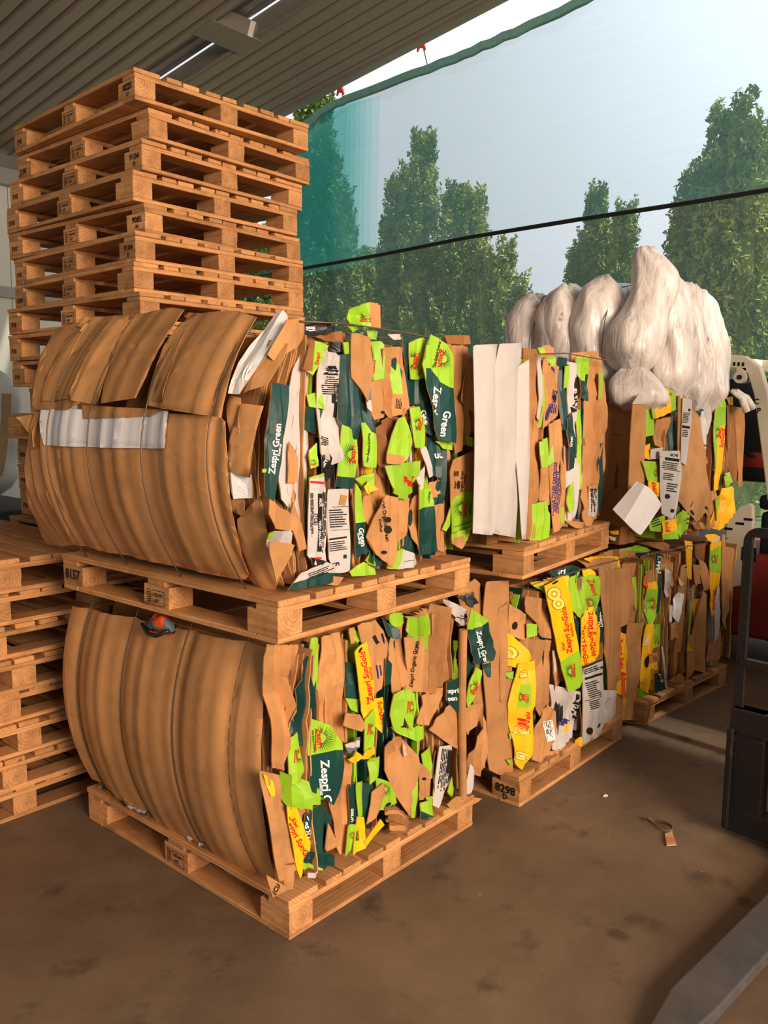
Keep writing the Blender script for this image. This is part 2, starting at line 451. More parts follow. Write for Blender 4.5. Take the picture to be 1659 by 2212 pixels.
# --- shade screen in the open side of the shed
SX = 6.12
top_px = [(600, 300), (665, 255), (700, 228), (747, 207), (874, 163), (983, 121), (1060, 84), (1111, 60), (1238, 0), (1330, -52), (1480, -150), (1660, -290)]
top = []
for i in range(len(top_px) - 1):
    for k in range(4):
        t = k / 4
        top.append(on_plane(top_px[i][0] * (1 - t) + top_px[i + 1][0] * t, top_px[i][1] * (1 - t) + top_px[i + 1][1] * t, 0, SX))
top.append(on_plane(*top_px[-1], 0, SX))
cab_px = [(560, 596), (655, 580), (830, 549), (1005, 514), (1250, 474), (1430, 447), (1659, 410), (1900, 370)]
cable = [on_plane(*p, 0, SX - .09) for p in cab_px]
def interp(pts, y):
    for a, b in zip(pts, pts[1:]):
        if (a[1] - y) * (b[1] - y) <= 0 and a[1] != b[1]:
            t = (y - a[1]) / (b[1] - a[1]); return a[2] * (1 - t) + b[2] * t
    return pts[0][2] if abs(pts[0][1] - y) < abs(pts[-1][1] - y) else pts[-1][2]
screen = thing('shade_screen', 'tall translucent grey-green shade cloth closing the open side of the shed', 'shade screen', (SX, 3, 0))
def cloth(name, y0, y1, zlo, zhi, mat, dx, ny=60, nz=30):
    rr = random.Random(3); v = []; f = []
    for i in range(ny + 1):
        y = y0 + (y1 - y0) * i / ny
        a, b = zlo(y), zhi(y)
        for j in range(nz + 1):
            z = a + (b - a) * j / nz
            v.append((dx + .03 * math.sin(y * 1.7 + z * .6) + .012 * math.sin(y * 6.1 + z * 1.3), y - 3, z))
    for i in range(ny):
        for j in range(nz):
            k = i * (nz + 1) + j; f.append((k, k + 1, k + nz + 2, k + nz + 1))
    return link(name, v, f, [mat], screen, smooth=True)
ctop = lambda y: interp(top, y)
ccab = lambda y: interp(cable, y)
cloth('upper_cloth', -2.2, 7.0, ccab, ctop, 'shade_cloth', 0)
cloth('lower_cloth', -2.2, 7.0, lambda y: .15, ccab, 'shade_cloth_clear', .0)
for k, ya in enumerate((5.66, 5.62, 5.57, 5.52, 5.46, 5.38, 5.28)):
    cloth('side_flap', ya, 7.0, ccab, ctop, 'shade_cloth_teal', .08 + .03 * k, 20)
v, f = [], []
for i, p in enumerate(top):
    h = .075
    for dx_, dz_ in ((-.03, -h), (-.03, 0), (.03, 0), (.03, -h)):
        v.append((dx_ + .03 * math.sin(p[1] * 1.7 + p[2] * .6), p[1] - 3, p[2] + dz_ + .008 * math.sin(p[1] * 23)))
for i in range(len(top) - 1):
    for k in range(4):
        f.append((i * 4 + k, i * 4 + (k + 1) % 4, i * 4 + 4 + (k + 1) % 4, i * 4 + 4 + k))
link('hem', v, f, ['hem_green'], screen)
cb = MB().tube(cable, .022, 8).obj('support_cable', 'cable_black', smooth=True)
tag(cb, 'black cable stretched across the shade cloth', 'cable')
for (px, py, qx, qy, lab) in ((735, 183, 741, 206, 'red rope end tying the lower end of the screen to the eave'), (910, 85, 925, 144, 'red rope end hanging from the eave above the middle of the screen')):
    a = on_plane(px, py, 0, SX - .04); b_ = on_plane(qx, qy, 0, SX - .02)
    t = thing('tie_rope', lab, 'rope', tuple(b_), group='red tie ropes on the screen')
    mb = MB()
    for k in range(4):
        d = Vector((.01 * math.cos(k * 2), .05 * math.sin(k * 1.6) , -.09 - .03 * (k % 2)))
        mb.tube([a + Vector((0, 0, .05)) - b_, a - b_ + d * .5, a - b_ + d], [.028, .022, .012], 6)
    mb.obj('knot', 'rope_red', t, True)
    MB().tube([a - b_, (0, 0, -.02)], .006, 5).obj('cord', 'cable_black', t)

# --- conifers beyond the screen
def conifer(label, base, spires, seed, mat='needles', group='conifers beyond the shade screen', dens=1.0):
    """spires: (dx, dy, height, radius); every spire is a column of upright feathery plumes"""
    rr = random.Random(seed)
    t = thing('conifer', label, 'tree', base, group=group)
    v, f, mi = [], [], []
    for (dx, dy, h, rad) in spires:
        n = int(230 * dens * h / 8 * (0.5 + rad))
        for i in range(n):
            u = rr.random() ** 0.75
            z = h * (.03 + .95 * u)
            prof = rad * min(1, (1 - u) ** .9 * 1.18 + .02) * (.76 + .24 * math.sin(z * 2.3 + dx * 5))
            a = rr.random() * 2 * math.pi
            q = prof * (.55 + .45 * rr.random())
            c = Vector((dx + math.cos(a) * q, dy + math.sin(a) * q, z))
            pl = .28 + .36 * rr.random() * (1 - u * .5)
            lean = Vector((math.cos(a) * .45, math.sin(a) * .45, 1)).normalized()
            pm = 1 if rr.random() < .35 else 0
            for k in range(64):
                s = rr.random()
                wd = (.15 * (1 - s) + .03) * (.7 + .6 * rr.random())
                b2 = rr.random() * 2 * math.pi
                p = c + lean * (pl * s * 1.5) + Vector((math.cos(b2) * wd, math.sin(b2) * wd, rr.uniform(-.06, .06)))
                d1 = Vector((rr.gauss(0, 1), rr.gauss(0, 1), rr.gauss(.8, .8))).normalized() * (.028 + .03 * rr.random())
                d2 = Vector((rr.gauss(0, 1), rr.gauss(0, 1), rr.gauss(0, .8))).normalized() * (.016 + .018 * rr.random())
                k0 = len(v); v += [p - d1 - d2, p + d1 - d2 * .4, p + d1 * 1.2 + d2, p - d1 * .6 + d2]
                f.append((k0, k0 + 1, k0 + 2, k0 + 3)); mi.append(pm)
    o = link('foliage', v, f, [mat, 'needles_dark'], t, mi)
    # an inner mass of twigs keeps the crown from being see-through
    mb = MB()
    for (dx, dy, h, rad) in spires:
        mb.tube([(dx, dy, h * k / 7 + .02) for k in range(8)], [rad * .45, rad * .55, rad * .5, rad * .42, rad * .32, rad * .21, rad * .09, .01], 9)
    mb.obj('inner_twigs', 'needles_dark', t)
    mb = MB()
    for (dx, dy, h, rad) in spires: mb.tube([(dx, dy, 0), (dx, dy, h * .5), (dx, dy, h * .97)], [.14, .09, .02], 8)
    mb.obj('trunk', 'bark', t)
    return t
def tree_at(label, X, main, others, seed, **kw):
    k = X / 15.0
    p = on_plane(main[0], main[1], 0, X); base = (X, p.y, -.06)
    sp = [(0, 0, p.z, main[2] * k)]
    for i, (px, py, rad) in enumerate(others):
        s = on_plane(px, py, 0, X + ((i % 3) - 1) * .4)
        sp.append((s.x - X, s.y - p.y, s.z, rad * k))
    return conifer(label, base, sp, seed, **kw)
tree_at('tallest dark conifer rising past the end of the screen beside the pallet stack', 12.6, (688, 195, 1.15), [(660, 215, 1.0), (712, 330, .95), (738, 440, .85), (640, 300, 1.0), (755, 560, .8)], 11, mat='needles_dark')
tree_at('pointed conifer with two side peaks in the middle of the screen', 15.6, (915, 300, .95), [(862, 395, .75), (985, 415, .75), (1027, 425, .7), (890, 380, .8), (842, 480, .6), (1060, 560, .6)], 12)
tree_at('small bushy conifer low beside the middle conifer', 12.2, (1085, 545, .55), [(1108, 640, .6)], 13)
tree_at('low rounded conifer between the tall dark one and the middle one', 22.0, (795, 548, 1.0), [(850, 580, 1.0), (760, 560, .8)], 14)
tree_at('distant twin-topped conifer behind the plastic bale', 21.0, (1290, 420, .75), [(1352, 458, .7), (1250, 545, .6), (1310, 520, .9)], 15)
tree_at('broad tall conifer at the far end of the screen', 12.6, (1578, 252, .85), [(1622, 270, .8), (1508, 392, .75), (1482, 480, .6), (1550, 350, .9), (1600, 420, 1.0), (1655, 330, .9)], 16)
tree_at('conifer partly cut off behind the forklift guard', 16.6, (1690, 260, .9), [(1740, 330, .9), (1660, 420, .8)], 17)
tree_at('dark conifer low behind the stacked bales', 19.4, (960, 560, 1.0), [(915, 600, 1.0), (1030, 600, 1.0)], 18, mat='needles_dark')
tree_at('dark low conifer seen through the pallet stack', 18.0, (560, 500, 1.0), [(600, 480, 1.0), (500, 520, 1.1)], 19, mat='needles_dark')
tree_at('low bushy conifer under the twin-topped one', 25.0, (1440, 610, .8), [(1490, 590, .7), (1390, 650, .8)], 20)

# ------------------------------------------------------------------ pallets
make_texts(['P10', '8225', 'U', '9104', 'D', '9085', 'N', '8157', '8298', 'NZ-001', 'HT', 'S100', 'Zespri Green', 'Zespri', 'Green', 'Kiwifruit', 'Kiwi',
            'Zespri SunGold', 'SunGold', 'Gold', 'Zespri Organic Green', 'Organic Green', 'ITCE1', 'BCPI', 'PRODUCT OF NEW ZEALAND.', 'OF NEW ZEALAND', 'MICR',
            'New Zealand Kiwifruit', 'COLOUR TONER CARTRIDGE', 'FARBTONERKASSETTE', 'CARTOUCHE DE TONER', 'SPECIAL', 'Gre', 'en', 'pri', 'Z', '15', 'C', 'P',
            'JUMBO', 'Zespri Gr', 'espri', 'reen'])
NPV = 4
PM = []
XS = [(0, .128), (.158, .236), (.244, .33), (.372, .452), (.462, .545), (.59, .672), (.684, .768), (.804, .868), (.874, 1.0)]
def rough_box(x0, x1, y0, y1, z0, z1, rr, j=.0015, bev=.0022, ragged=0.0):
    bm = bmesh.new()
    cx, cy, cz = (x0 + x1) / 2, (y0 + y1) / 2, (z0 + z1) / 2
    v, f = box_data(x0 - cx, x1 - cx, y0 - cy, y1 - cy, z0 - cz, z1 - cz)
    vs = [bm.verts.new((a + rr.uniform(-j, j), b + rr.uniform(-j, j) * 1.5, c + rr.uniform(-j, j) * .5)) for a, b, c in v]
    for q in f: bm.faces.new([vs[i] for i in q])
    if ragged:
        vert = [e for e in bm.edges if abs(e.verts[0].co.z - e.verts[1].co.z) > (z1 - z0) * .8]
        e = rr.choice(vert)
        r = bmesh.ops.subdivide_edges(bm, edges=[e], cuts=5)
        for g in r['geom_inner']:
            if isinstance(g, bmesh.types.BMVert): g.co.x += rr.uniform(-ragged, ragged)
    bmesh.ops.bevel(bm, geom=bm.edges[:], offset=bev, segments=1, affect='EDGES')
    bmesh.ops.recalc_face_normals(bm, faces=bm.faces)
    me = bpy.data.meshes.new('timber'); bm.to_mesh(me); bm.free()
    return me, (cx, cy, cz)
for k in range(NPV):
    rr = random.Random(100 + k); parts = []
    for (a, b) in XS:
        d0, d1 = rr.uniform(-.003, .003), rr.uniform(-.003, .003)
        parts.append(('deck_board', *rough_box(a + d0, b + d1, rr.uniform(-.006, .004), 1.2 + rr.uniform(-.004, .006), .113, .133, rr), 'pine_board_y'))
    for y in (0, .55, 1.1):
        parts.append(('stringer_board', *rough_box(0, 1, y, y + .1, .093, .113, rr), 'pine_board_x'))
        for x in (0, .45, .9):
            y0 = {0: 0, .55: .53, 1.1: 1.06}[y]
            parts.append(('block', *rough_box(x, x + .1, y0, y0 + .14, .018, .093, rr, ragged=.003 if rr.random() < .4 else 0), 'pine_block'))
    for y in (0, 1.1): parts.append(('base_board', *rough_box(0, 1, y, y + .1, 0, .018, rr), 'pine_board_x'))
    for x in (0, .45, .9): parts.append(('base_board', *rough_box(x, x + .1, .1, 1.1, 0, .018, rr), 'pine_board_y'))
    for p in parts: p[1].materials.append(MATS[p[3]])
    PM.append(parts)
def flat_text(s, u, vv, size, ang=0, jit=0):
    vs, fs = TEXT[s]; ca, sa = math.cos(ang), math.sin(ang)
    return [(u + size * (x * ca - y * sa), vv + size * (x * sa + y * ca)) for x, y, _ in vs], fs
def pallet(x, y, z, yaw, label, group, k=0, marks=()):
    """marks: (block index 0 near / 1 middle / 2 far on the left side, kind, lines)"""
    t = thing('pallet', label, 'pallet', (x, y, z), yaw, group)
    left = []
    for (nm, me, c, mt) in PM[k % NPV]:
        o = link_mesh(nm, me, t, c)
        if nm == 'block' and c[0] < .1: left.append(o)
    for (bi, kind, lines) in marks:
        mb = MB()
        def put(pts, fs): mb.add([(-.0525, -p[0], p[1]) for p in pts], fs)
        def bar(a, b, c, d): put([(a, c), (b, c), (b, d), (a, d)], [(0, 1, 2, 3)])
        if kind == 'no':
            for i, s in enumerate(lines): put(*flat_text(s, .012, .008 - i * .03, .036 if i == 0 else .026))
        elif kind == 'NO':
            for i, s in enumerate(lines): put(*flat_text(s, .0, .004 - i * .033, .05 if i == 0 else .034))
        elif kind == 'p':
            put(*flat_text(lines[0], -.012, -.008, .034))
        else:
            for a in (-.052, .048): bar(a, a + .002, -.03, .022)
            for cz in (-.03, .02): bar(-.052, -.03, cz, cz + .002); bar(-.02, .05, cz, cz + .002)
            bar(-.022, -.0205, -.028, .02)
            for i in range(5): bar(-.047, -.028, -.022 + i * .008, -.019 + i * .008)
            bar(-.038, -.036, -.025, .017)
            put(*flat_text('NZ-001', .014, .006, .017)); put(*flat_text('HT', .004, -.016, .02))
        mb.obj('stamp' if kind == 's' else 'stencilled_number', 'ink', left[bi])
    return t

def fit_pallet(z, near, far, rightx, x0, y0, yaw):
    """place a pallet of the stack so that its near corner, left corner and right corner sit where they were measured"""
    def pr(p):
        d = Vector(p) - CAM; a = d.dot(fwd)
        return 829.5 + FOC * d.dot(r2) / a
    P = [x0, y0, yaw]
    def res(q):
        c, s = math.cos(q[2]), math.sin(q[2]); zz = z + .07
        return [pr((q[0], q[1], zz)) - near, pr((q[0] - 1.2 * s, q[1] + 1.2 * c, zz)) - far, pr((q[0] + c, q[1] + s, zz)) - rightx]
    for it in range(6):
        r0 = res(P); J = Matrix(((0,) * 3,) * 3).to_3x3()
        for j in range(3):
            q = list(P); q[j] += 1e-4; rj = res(q)
            for i in range(3): J[i][j] = (rj[i] - r0[i]) / 1e-4
        d = J.inverted() @ Vector(r0)
        P = [P[i] - d[i] for i in range(3)]
    return P
ORD = ['topmost', 'second', 'third', 'fourth', 'fifth', 'sixth', 'seventh', 'eighth', 'ninth', 'tenth', 'eleventh', 'twelfth', 'thirteenth', 'fourteenth',
       'fifteenth', 'sixteenth', 'seventeenth', 'eighteenth', 'nineteenth', 'twentieth', 'twenty-first', 'twenty-second', 'twenty-third']
stack_px = [(291, 32, 666), (322, 39, 669), (307, 22, 653), (287, 15, 642), (313, 20, 649), (293, 32, 655), (289, 33, 655), (303, 19, 655), (295, 20, 652), (298, 27, 655),
            (320, 65, 670), (288, 17, 650), (305, 38, 660), (305, 40, 662), (308, 45, 664), (290, 22, 650)]
stack_mk = {0: [(0, 'no', ('8225', 'U')), (2, 'p', ('P10',)), (1, 's', ())], 1: [(1, 's', ()), (2, 'p', ('S100',))], 2: [(0, 'no', ('9104', 'D')), (2, 'p', ('P10',)), (1, 's', ())],
            3: [(1, 's', ()), (2, 'p', ('S100',))], 4: [(0, 'no', ('9085', 'N')), (2, 'p', ('P10',)), (1, 's', ())], 5: [(0, 'no', ('9104', 'D')), (2, 'p', ('P10',)), (1, 's', ())],
            6: [(1, 's', ()), (2, 'p', ('S100',))], 7: [(1, 's', ()), (2, 'p', ('P10',))], 8: [(2, 'p', ('P10',))], 9: [(2, 'p', ('P10',))], 10: [(2, 'p', ('P10',))],
            12: [(2, 'p', ('P10',))], 13: [(2, 'p', ('P10',))], 14: [(2, 'p', ('P10',))]}
NST = 23
STEP = 3.127 / NST
for i in range(NST):
    z = 3.127 - STEP * (i + 1)
    if i < len(stack_px): x, y, yaw = fit_pallet(z, *stack_px[i], .5, 1.5, -.04)
    else: x, y, yaw = .52, 1.47 + .01 * (i % 3), -.04 + .01 * (i % 2)
    st = {0: ', stamped 8225', 2: ', stamped 9104', 4: ', stamped 9085', 5: ', stamped 9104'}.get(i, '')
    pallet(x, y, z, yaw, f'{ORD[i]} pallet from the top of the tall pallet stack{st}', 'pallets of the tall stack', i + i // 4, stack_mk.get(i, ()))
NL = 8
low_x = [-.70, -.735, -.76, -.655, -.71, -.64, -.71, -.66]
for i in range(NL):
    z = .1345 * (NL - 1 - i)
    pallet(low_x[i] + .0, 1.385 + .012 * ((i * 5) % 3), z, .004 * ((i * 7) % 5 - 2), f'{ORD[i]} pallet from the top of the low stack beside the front bales', 'pallets of the low stack', i + 1)
PAL = dict(lowA=(0, 0, 0, 0), upA=(-.06, -.023, .976, .02), lowB=(1.258, -.06, 0, .01), upB=(1.204, -.079, .991, .119), lowC=(2.501, -.067, 0, -.079))
pallet(*PAL['lowA'], 'floor pallet under the nearest lower cardboard bale', 'pallets under bales', 0, [(1, 's', ())])
pallet(*PAL['upA'], 'pallet stamped 8157 between the two nearest cardboard bales', 'pallets under bales', 2, [(2, 'NO', ('8157',)), (1, 's', ())])
pallet(*PAL['lowB'], 'floor pallet stamped 8298 under the second lower bale', 'pallets under bales', 1, [(0, 'NO', ('8298', 'D'))])
pallet(*PAL['upB'], 'pallet under the bale with the white sheets', 'pallets under bales', 3)
pallet(*PAL['lowC'], 'floor pallet under the farthest lower bale', 'pallets under bales', 2)

# ------------------------------------------------------------------ bales of flattened cartons
class Surf:
    """one face of a bale: 'R' looks towards -Y of the bale, 'L' towards -X; w is the distance standing out from it"""
    def __init__(s, kind, root, base):
        s.kind, s.root, s.base = kind, root, base
        yaw = root.rotation_euler.z; s.mi = Matrix.Rotation(-yaw, 3, 'Z'); s.loc = Vector(root.location)
        s.o = s.mi @ (CAM - s.loc)
    def un(s, px, py, wf):
        d = s.mi @ pixel_ray(px, py); wv = 0.0; ax = 1 if s.kind == 'R' else 0
        for _ in range(9):
            t = (-wv - s.o[ax]) / d[ax]; p = s.o + d * t
            q = (p.x if ax == 1 else p.y, p.z)
            wv = max(-.3, min(.3, wf(*q)))
        return q
    def pt(s, a, z, wv): return (a, -wv, z) if s.kind == 'R' else (-wv, a, z)

def area2(p): return sum(a[0] * b[1] - b[0] * a[1] for a, b in zip(p, p[1:] + p[:1])) / 2
def inside(p, poly):
    c = False
    for a, b in zip(poly, poly[1:] + poly[:1]):
        if (a[1] > p[1]) != (b[1] > p[1]) and p[0] < (b[0] - a[0]) * (p[1] - a[1]) / (b[1] - a[1]) + a[0]: c = not c
    return c
def cut(bm, co, no):
    bmesh.ops.bisect_plane(bm, geom=bm.verts[:] + bm.edges[:] + bm.faces[:], plane_co=(co[0], co[1], 0), plane_no=(no[0], no[1], 0), dist=1e-6)
def lerp_tab(tab, x):
    if x <= tab[0][0]: return tab[0][1]
    for a, b in zip(tab, tab[1:]):
        if x <= b[0]: return a[1] + (b[1] - a[1]) * (x - a[0]) / (b[0] - a[0])
    return tab[-1][1]

class Bale:
    def __init__(s, root, frame, seed):
        s.root, s.fr, s.rr = root, frame, random.Random(seed); s.n = 0
    def face(s, kind, base): return Surf(kind, s.root, base)
    def piece(s, surf, col, poly, off=None, name='carton', paint=(), deco=(), amp=.006, step=.035, ang=0.0, tear=.0025, th=.004, curl=None, tilt=0.0, back='K', wf=None, smooth=False):
        """a sheet of board lying on a face of the bale; poly, paint and deco are measured on the photograph"""
        rr = s.rr; s.n += 1; ox, oy, sc = s.fr
        P = lambda q: (ox + q[0] / sc, oy + q[1] / sc)
        if off is None: off = .004 + .02 * rr.random()
        if not smooth: amp *= 1.5; step *= .8
        if curl is None: curl = 0 if smooth or amp < .0045 or any(d_[0] == 't' for d_ in deco) else rr.uniform(-.2, .06)
        wf0 = wf or (lambda a, z: surf.base(a, z) + off)
        pts = [surf.un(*P(q), wf0) for q in poly]
        if area2(pts) < 0: pts.reverse()
        flip = surf.kind == 'L'
        # ragged outline
        res = []
        for a, b in zip(pts, pts[1:] + pts[:1]):
            L = math.hypot(b[0] - a[0], b[1] - a[1]); k = max(1, int(L / .016))
            drift = 0.0
            for i in range(k):
                t = i / k; drift = (drift * .6 + rr.uniform(-tear, tear)) if i else 0; j = tear * .5 if i else 0
                if i and not smooth: a_ = drift; res.append((a[0] + (b[0] - a[0]) * t - (b[1] - a[1]) / L * a_, a[1] + (b[1] - a[1]) * t + (b[0] - a[0]) / L * a_)); continue
                res.append((a[0] + (b[0] - a[0]) * t + rr.uniform(-j, j), a[1] + (b[1] - a[1]) * t + rr.uniform(-j, j)))
        bm = bmesh.new()
        bf = bm.faces.new([bm.verts.new((x, y, 0)) for x, y in res])
        bmesh.ops.triangulate(bm, faces=[bf], ngon_method='EAR_CLIP')
        ca, sa = math.cos(math.radians(ang)), math.sin(math.radians(ang))
        us = [x * ca + y * sa for x, y in res]; vs = [-x * sa + y * ca for x, y in res]
        u0, u1, v0, v1 = min(us), max(us), min(vs), max(vs)
        br = [(u0 - .001, rr.uniform(-1, 1) * amp * .4)]; u = u0; sg = rr.choice((-1, 1))
        while u < u1:
            u += step * rr.uniform(.45, 1.45); sg = -sg; br.append((u, sg * amp * rr.uniform(.35, 1)))
        ph, fq = rr.uniform(0, 6), rr.uniform(7, 15)
        um, vm = (u0 + u1) / 2, (v0 + v1) / 2
        dents = [(rr.uniform(u0, u1), rr.uniform(v0, v1), rr.uniform(.02, .05), rr.uniform(-1, .6) * amp * 1.3) for _ in range(0 if smooth else int(2 + (u1 - u0) * (v1 - v0) * 150))]
        def w(x, y):
            uu, vv = x * ca + y * sa, -x * sa + y * ca
            h = lerp_tab(br, uu) * (.65 + .35 * math.sin(vv * fq + ph)) + (0 if smooth else .3) * amp * math.sin(vv * 21 + uu * 9 + ph)
            for (du, dv, r_, a_) in dents:
                q = ((uu - du) ** 2 + (vv - dv) ** 2) / (r_ * r_)
                if q < 5: h += a_ * math.exp(-q)
            e = max(-1.1, min(1.1, (uu - um) / max(u1 - u0, .01) * 2))
            g = max(-1.1, min(1.1, (vv - vm) / max(v1 - v0, .01) * 2))
            return wf0(x, y) + h + curl * (e * e) * (u1 - u0) + tilt * g * (v1 - v0) * .5
        def grid(b):
            for (bu, _) in br:
                if u0 + .002 < bu < u1 - .002: cut(b, (bu * ca, bu * sa), (ca, sa))
            vv = v0 + .04
            while vv < v1 - .01:
                cut(b, (-vv * sa, vv * ca), (-sa, ca)); vv += .05 if amp < .012 else .035
        grid(bm)
        pps = []
        for (pc, pp) in paint:
            q = [surf.un(*P(t), wf0) for t in pp]; pps.append((pc, q))
            for a, b in zip(q, q[1:] + q[:1]):
                d = (b[0] - a[0], b[1] - a[1]); L = math.hypot(*d)
                if L > 1e-4: cut(bm, a, (-d[1] / L, d[0] / L))
        cols = [col] + [c for c, _ in pps]; cols = list(dict.fromkeys(cols)) + ([back] if back not in cols else [])
        bm.verts.ensure_lookup_table(); bm.verts.index_update()
        n = len(bm.verts)
        fv = [surf.pt(v.co.x, v.co.y, w(v.co.x, v.co.y)) for v in bm.verts]
        bv = [surf.pt(v.co.x, v.co.y, w(v.co.x, v.co.y) - th) for v in bm.verts]
        F, M = [], []
        bi = cols.index(back)
        for f in bm.faces:
            idx = [v.index for v in f.verts]
            if (f.normal.z < 0) != flip: idx.reverse()
            c = f.calc_center_median(); mi_ = 0
            for pc, q in pps:
                if inside((c.x, c.y), q): mi_ = cols.index(pc)
            F.append(tuple(idx)); M.append(mi_)
            F.append(tuple(n + i for i in reversed(idx))); M.append(bi)
        cnt = {}
        for f in F[::2]:
            for a, b in zip(f, f[1:] + f[:1]): cnt[(a, b)] = 1
        for (a, b) in list(cnt):
            if (b, a) not in cnt: F.append((b, a, a + n, b + n)); M.append(bi)
        bm.free()
        o = link(name, fv + bv, F, [KEY[c] for c in cols], s.root, M, smooth)
        if deco:
            tree = BVHTree.FromPolygons(fv, [f for f, q in zip(F[:], range(len(F))) if max(f) < n])
            ax = Vector((0, 1, 0)) if surf.kind == 'R' else Vector((1, 0, 0))
            def wb(x, y):
                for ex, ey in ((0, 0), (3e-5, 1.7e-5), (-2.3e-5, -3.1e-5), (1.9e-5, -3.7e-5)):
                    h = tree.ray_cast(Vector(surf.pt(x + ex, y + ey, .6)), ax)
                    if h[0] is not None: break
                return None if h[0] is None else -h[0][1 if surf.kind == 'R' else 0]
            for k, d in enumerate(deco): s.decorate(surf, o, w, grid, d, P, k, wb)
        return o
    def decorate(s, surf, o, w, grid, d, P, k, wb):
        kind = d[0]; polys = []          # (colour, [pixel polygons])
        nm = {'t': 'lettering', 'l': 'small_print', 's': 'sunburst_emblem', 'k': 'fruit_picture', 'b': 'printed_band', 'h': 'hand_hole'}[kind]
        def loc(x, y, a):
            a = math.radians(a); e = (math.cos(a), math.sin(a)); u_ = (math.sin(a), -math.cos(a))
            return lambda p, q: (x + p * e[0] + q * u_[0], y + p * e[1] + q * u_[1])
        rr = s.rr
        if kind == 't':
            _, st, x, y, size, a, c = d; g = loc(x, y, a); vs, fs = TEXT[st]
            polys.append((c, [[g(vs[i][0] * size, vs[i][1] * size) for i in f] for f in fs]))
        elif kind == 'b':
            _, x, y, ww, hh, a, c = d; g = loc(x, y, a)
            polys.append((c, [[g(-ww / 2, -hh / 2), g(ww / 2, -hh / 2), g(ww / 2, hh / 2), g(-ww / 2, hh / 2)]]))
        elif kind == 'h':
            _, x, y, ww, hh, a = d; g = loc(x, y, a)
            polys.append(('I', [[g(ww / 2 * math.cos(t * .524), hh / 2 * math.sin(t * .524)) for t in range(12)]]))
        elif kind == 'l':
            _, x, y, ww, hh, a, n, c = d; g = loc(x, y, a); L = []
            for i in range(n):
                yy = hh / 2 - hh * (i + .5) / n; xx = -ww / 2; end = ww / 2 * rr.uniform(.3, 1)
                while xx < end:
                    e = min(xx + ww * rr.uniform(.06, .3), end); t_ = hh / n * .24
                    L.append([g(xx, yy - t_), g(e, yy - t_), g(e, yy + t_), g(xx, yy + t_)]); xx = e + ww * .025
            polys.append((c, L))
        elif kind == 's':
            _, x, y, r, a = d; g = loc(x, y, a); L = []
            for i in range(19):
                t = math.radians(-10 + i * 200 / 18); dt = .06
                L.append([g(r * .32 * math.cos(t - dt), r * .32 * math.sin(t - dt)), g(r * math.cos(t), r * math.sin(t)), g(r * .32 * math.cos(t + dt), r * .32 * math.sin(t + dt))])
            polys.append(('g', L))
            vs, fs = TEXT['Zespri']
            polys.append(('R', [[g(vs[i][0] * r * .5, vs[i][1] * r * .5 - r * .12) for i in f] for f in fs] +
                          [[g(-r * .75, -r * .36), g(r * .7, -r * .46), g(r * .85, -r * .40), g(-r * .6, -r * .31)]]))
        elif kind == 'k':
            _, x, y, r = d; g = loc(x, y, 0)
            def disc(rx): return [[g(rx * math.cos(t * .393), rx * .95 * math.sin(t * .393)) for t in range(16)]]
            polys += [('N', disc(r)), ('P', disc(r * .88)), ('Y', disc(r * .55)), ('w', disc(r * .2))]
            polys.append(('I', [[g(r * q * math.cos(t * .4 + e), r * q * math.sin(t * .4 + e)) for q, e in ((.3, 0), (.36, .07), (.42, 0), (.36, -.07))] for t in range(16)]))
        V, F, M, cols = [], [], [], []
        for li, (c, pl) in enumerate(polys):
            if c not in cols: cols.append(c)
            bm = bmesh.new(); bmp = {}
            lift = .0019 + .0004 * li + .0002 * k
            wl = lambda a, z: w(a, z) + lift
            for q in pl:
                vv = []
                for p in q:
                    key = (round(p[0], 3), round(p[1], 3))
                    if key not in bmp: bmp[key] = bm.verts.new((*surf.un(*P(p), wl), 0))
                    if bmp[key] not in vv: vv.append(bmp[key])
                if len(vv) > 2:
                    try: bm.faces.new(vv)
                    except ValueError: pass
            grid(bm)
            bm.verts.index_update(); k0 = len(V)
            hs = [wb(v.co.x, v.co.y) for v in bm.verts]
            V += [surf.pt(v.co.x, v.co.y, (h_ or 0) + lift) for v, h_ in zip(bm.verts, hs)]
            for f in bm.faces:
                if any(hs[v.index] is None for v in f.verts): continue      # print stops at the torn edge
                idx = [v.index + k0 for v in f.verts]
                if (f.normal.z < 0) != (surf.kind == 'L'): idx.reverse()
                F.append(tuple(idx)); M.append(cols.index(c))
            bm.free()
        if F:
            used = sorted({i for q in F for i in q}); re_ = {i: j for j, i in enumerate(used)}
            V = [V[i] for i in used]; F = [tuple(re_[i] for i in q) for q in F]
            link(nm, V, F, [KEY[c] for c in cols], o, M)
    def core(s, x0, x1, y0, y1, h, bulge, mat='kraft_dark'):
        """the pressed mass of board in the middle of the bale"""
        rr = s.rr; ny, nz, nx = 10, 12, 30; v = []; f = []
        def ring(z):
            pts = []
            for i in range(nx): pts.append((x0 + (x1 - x0) * i / nx, y0 + rr.uniform(0, .025)))
            for i in range(ny): pts.append((x1 - rr.uniform(0, .03), y0 + (y1 - y0) * i / ny))
            for i in range(nx): pts.append((x1 - (x1 - x0) * i / nx, y1 - rr.uniform(0, .03)))
            for i in range(ny): pts.append((x0 - bulge(z) + rr.uniform(0, .01), y1 - (y1 - y0) * i / ny))
            return [(a, b, z) for a, b in pts]
        for j in range(nz + 1): v += ring(.004 + (h - .004) * j / nz)
        n = 2 * (nx + ny)
        for j in range(nz):
            for i in range(n): f.append((j * n + i, j * n + (i + 1) % n, (j + 1) * n + (i + 1) % n, (j + 1) * n + i))
        f.append(tuple(range(n - 1, -1, -1))); f.append(tuple(range(nz * n, nz * n + n)))
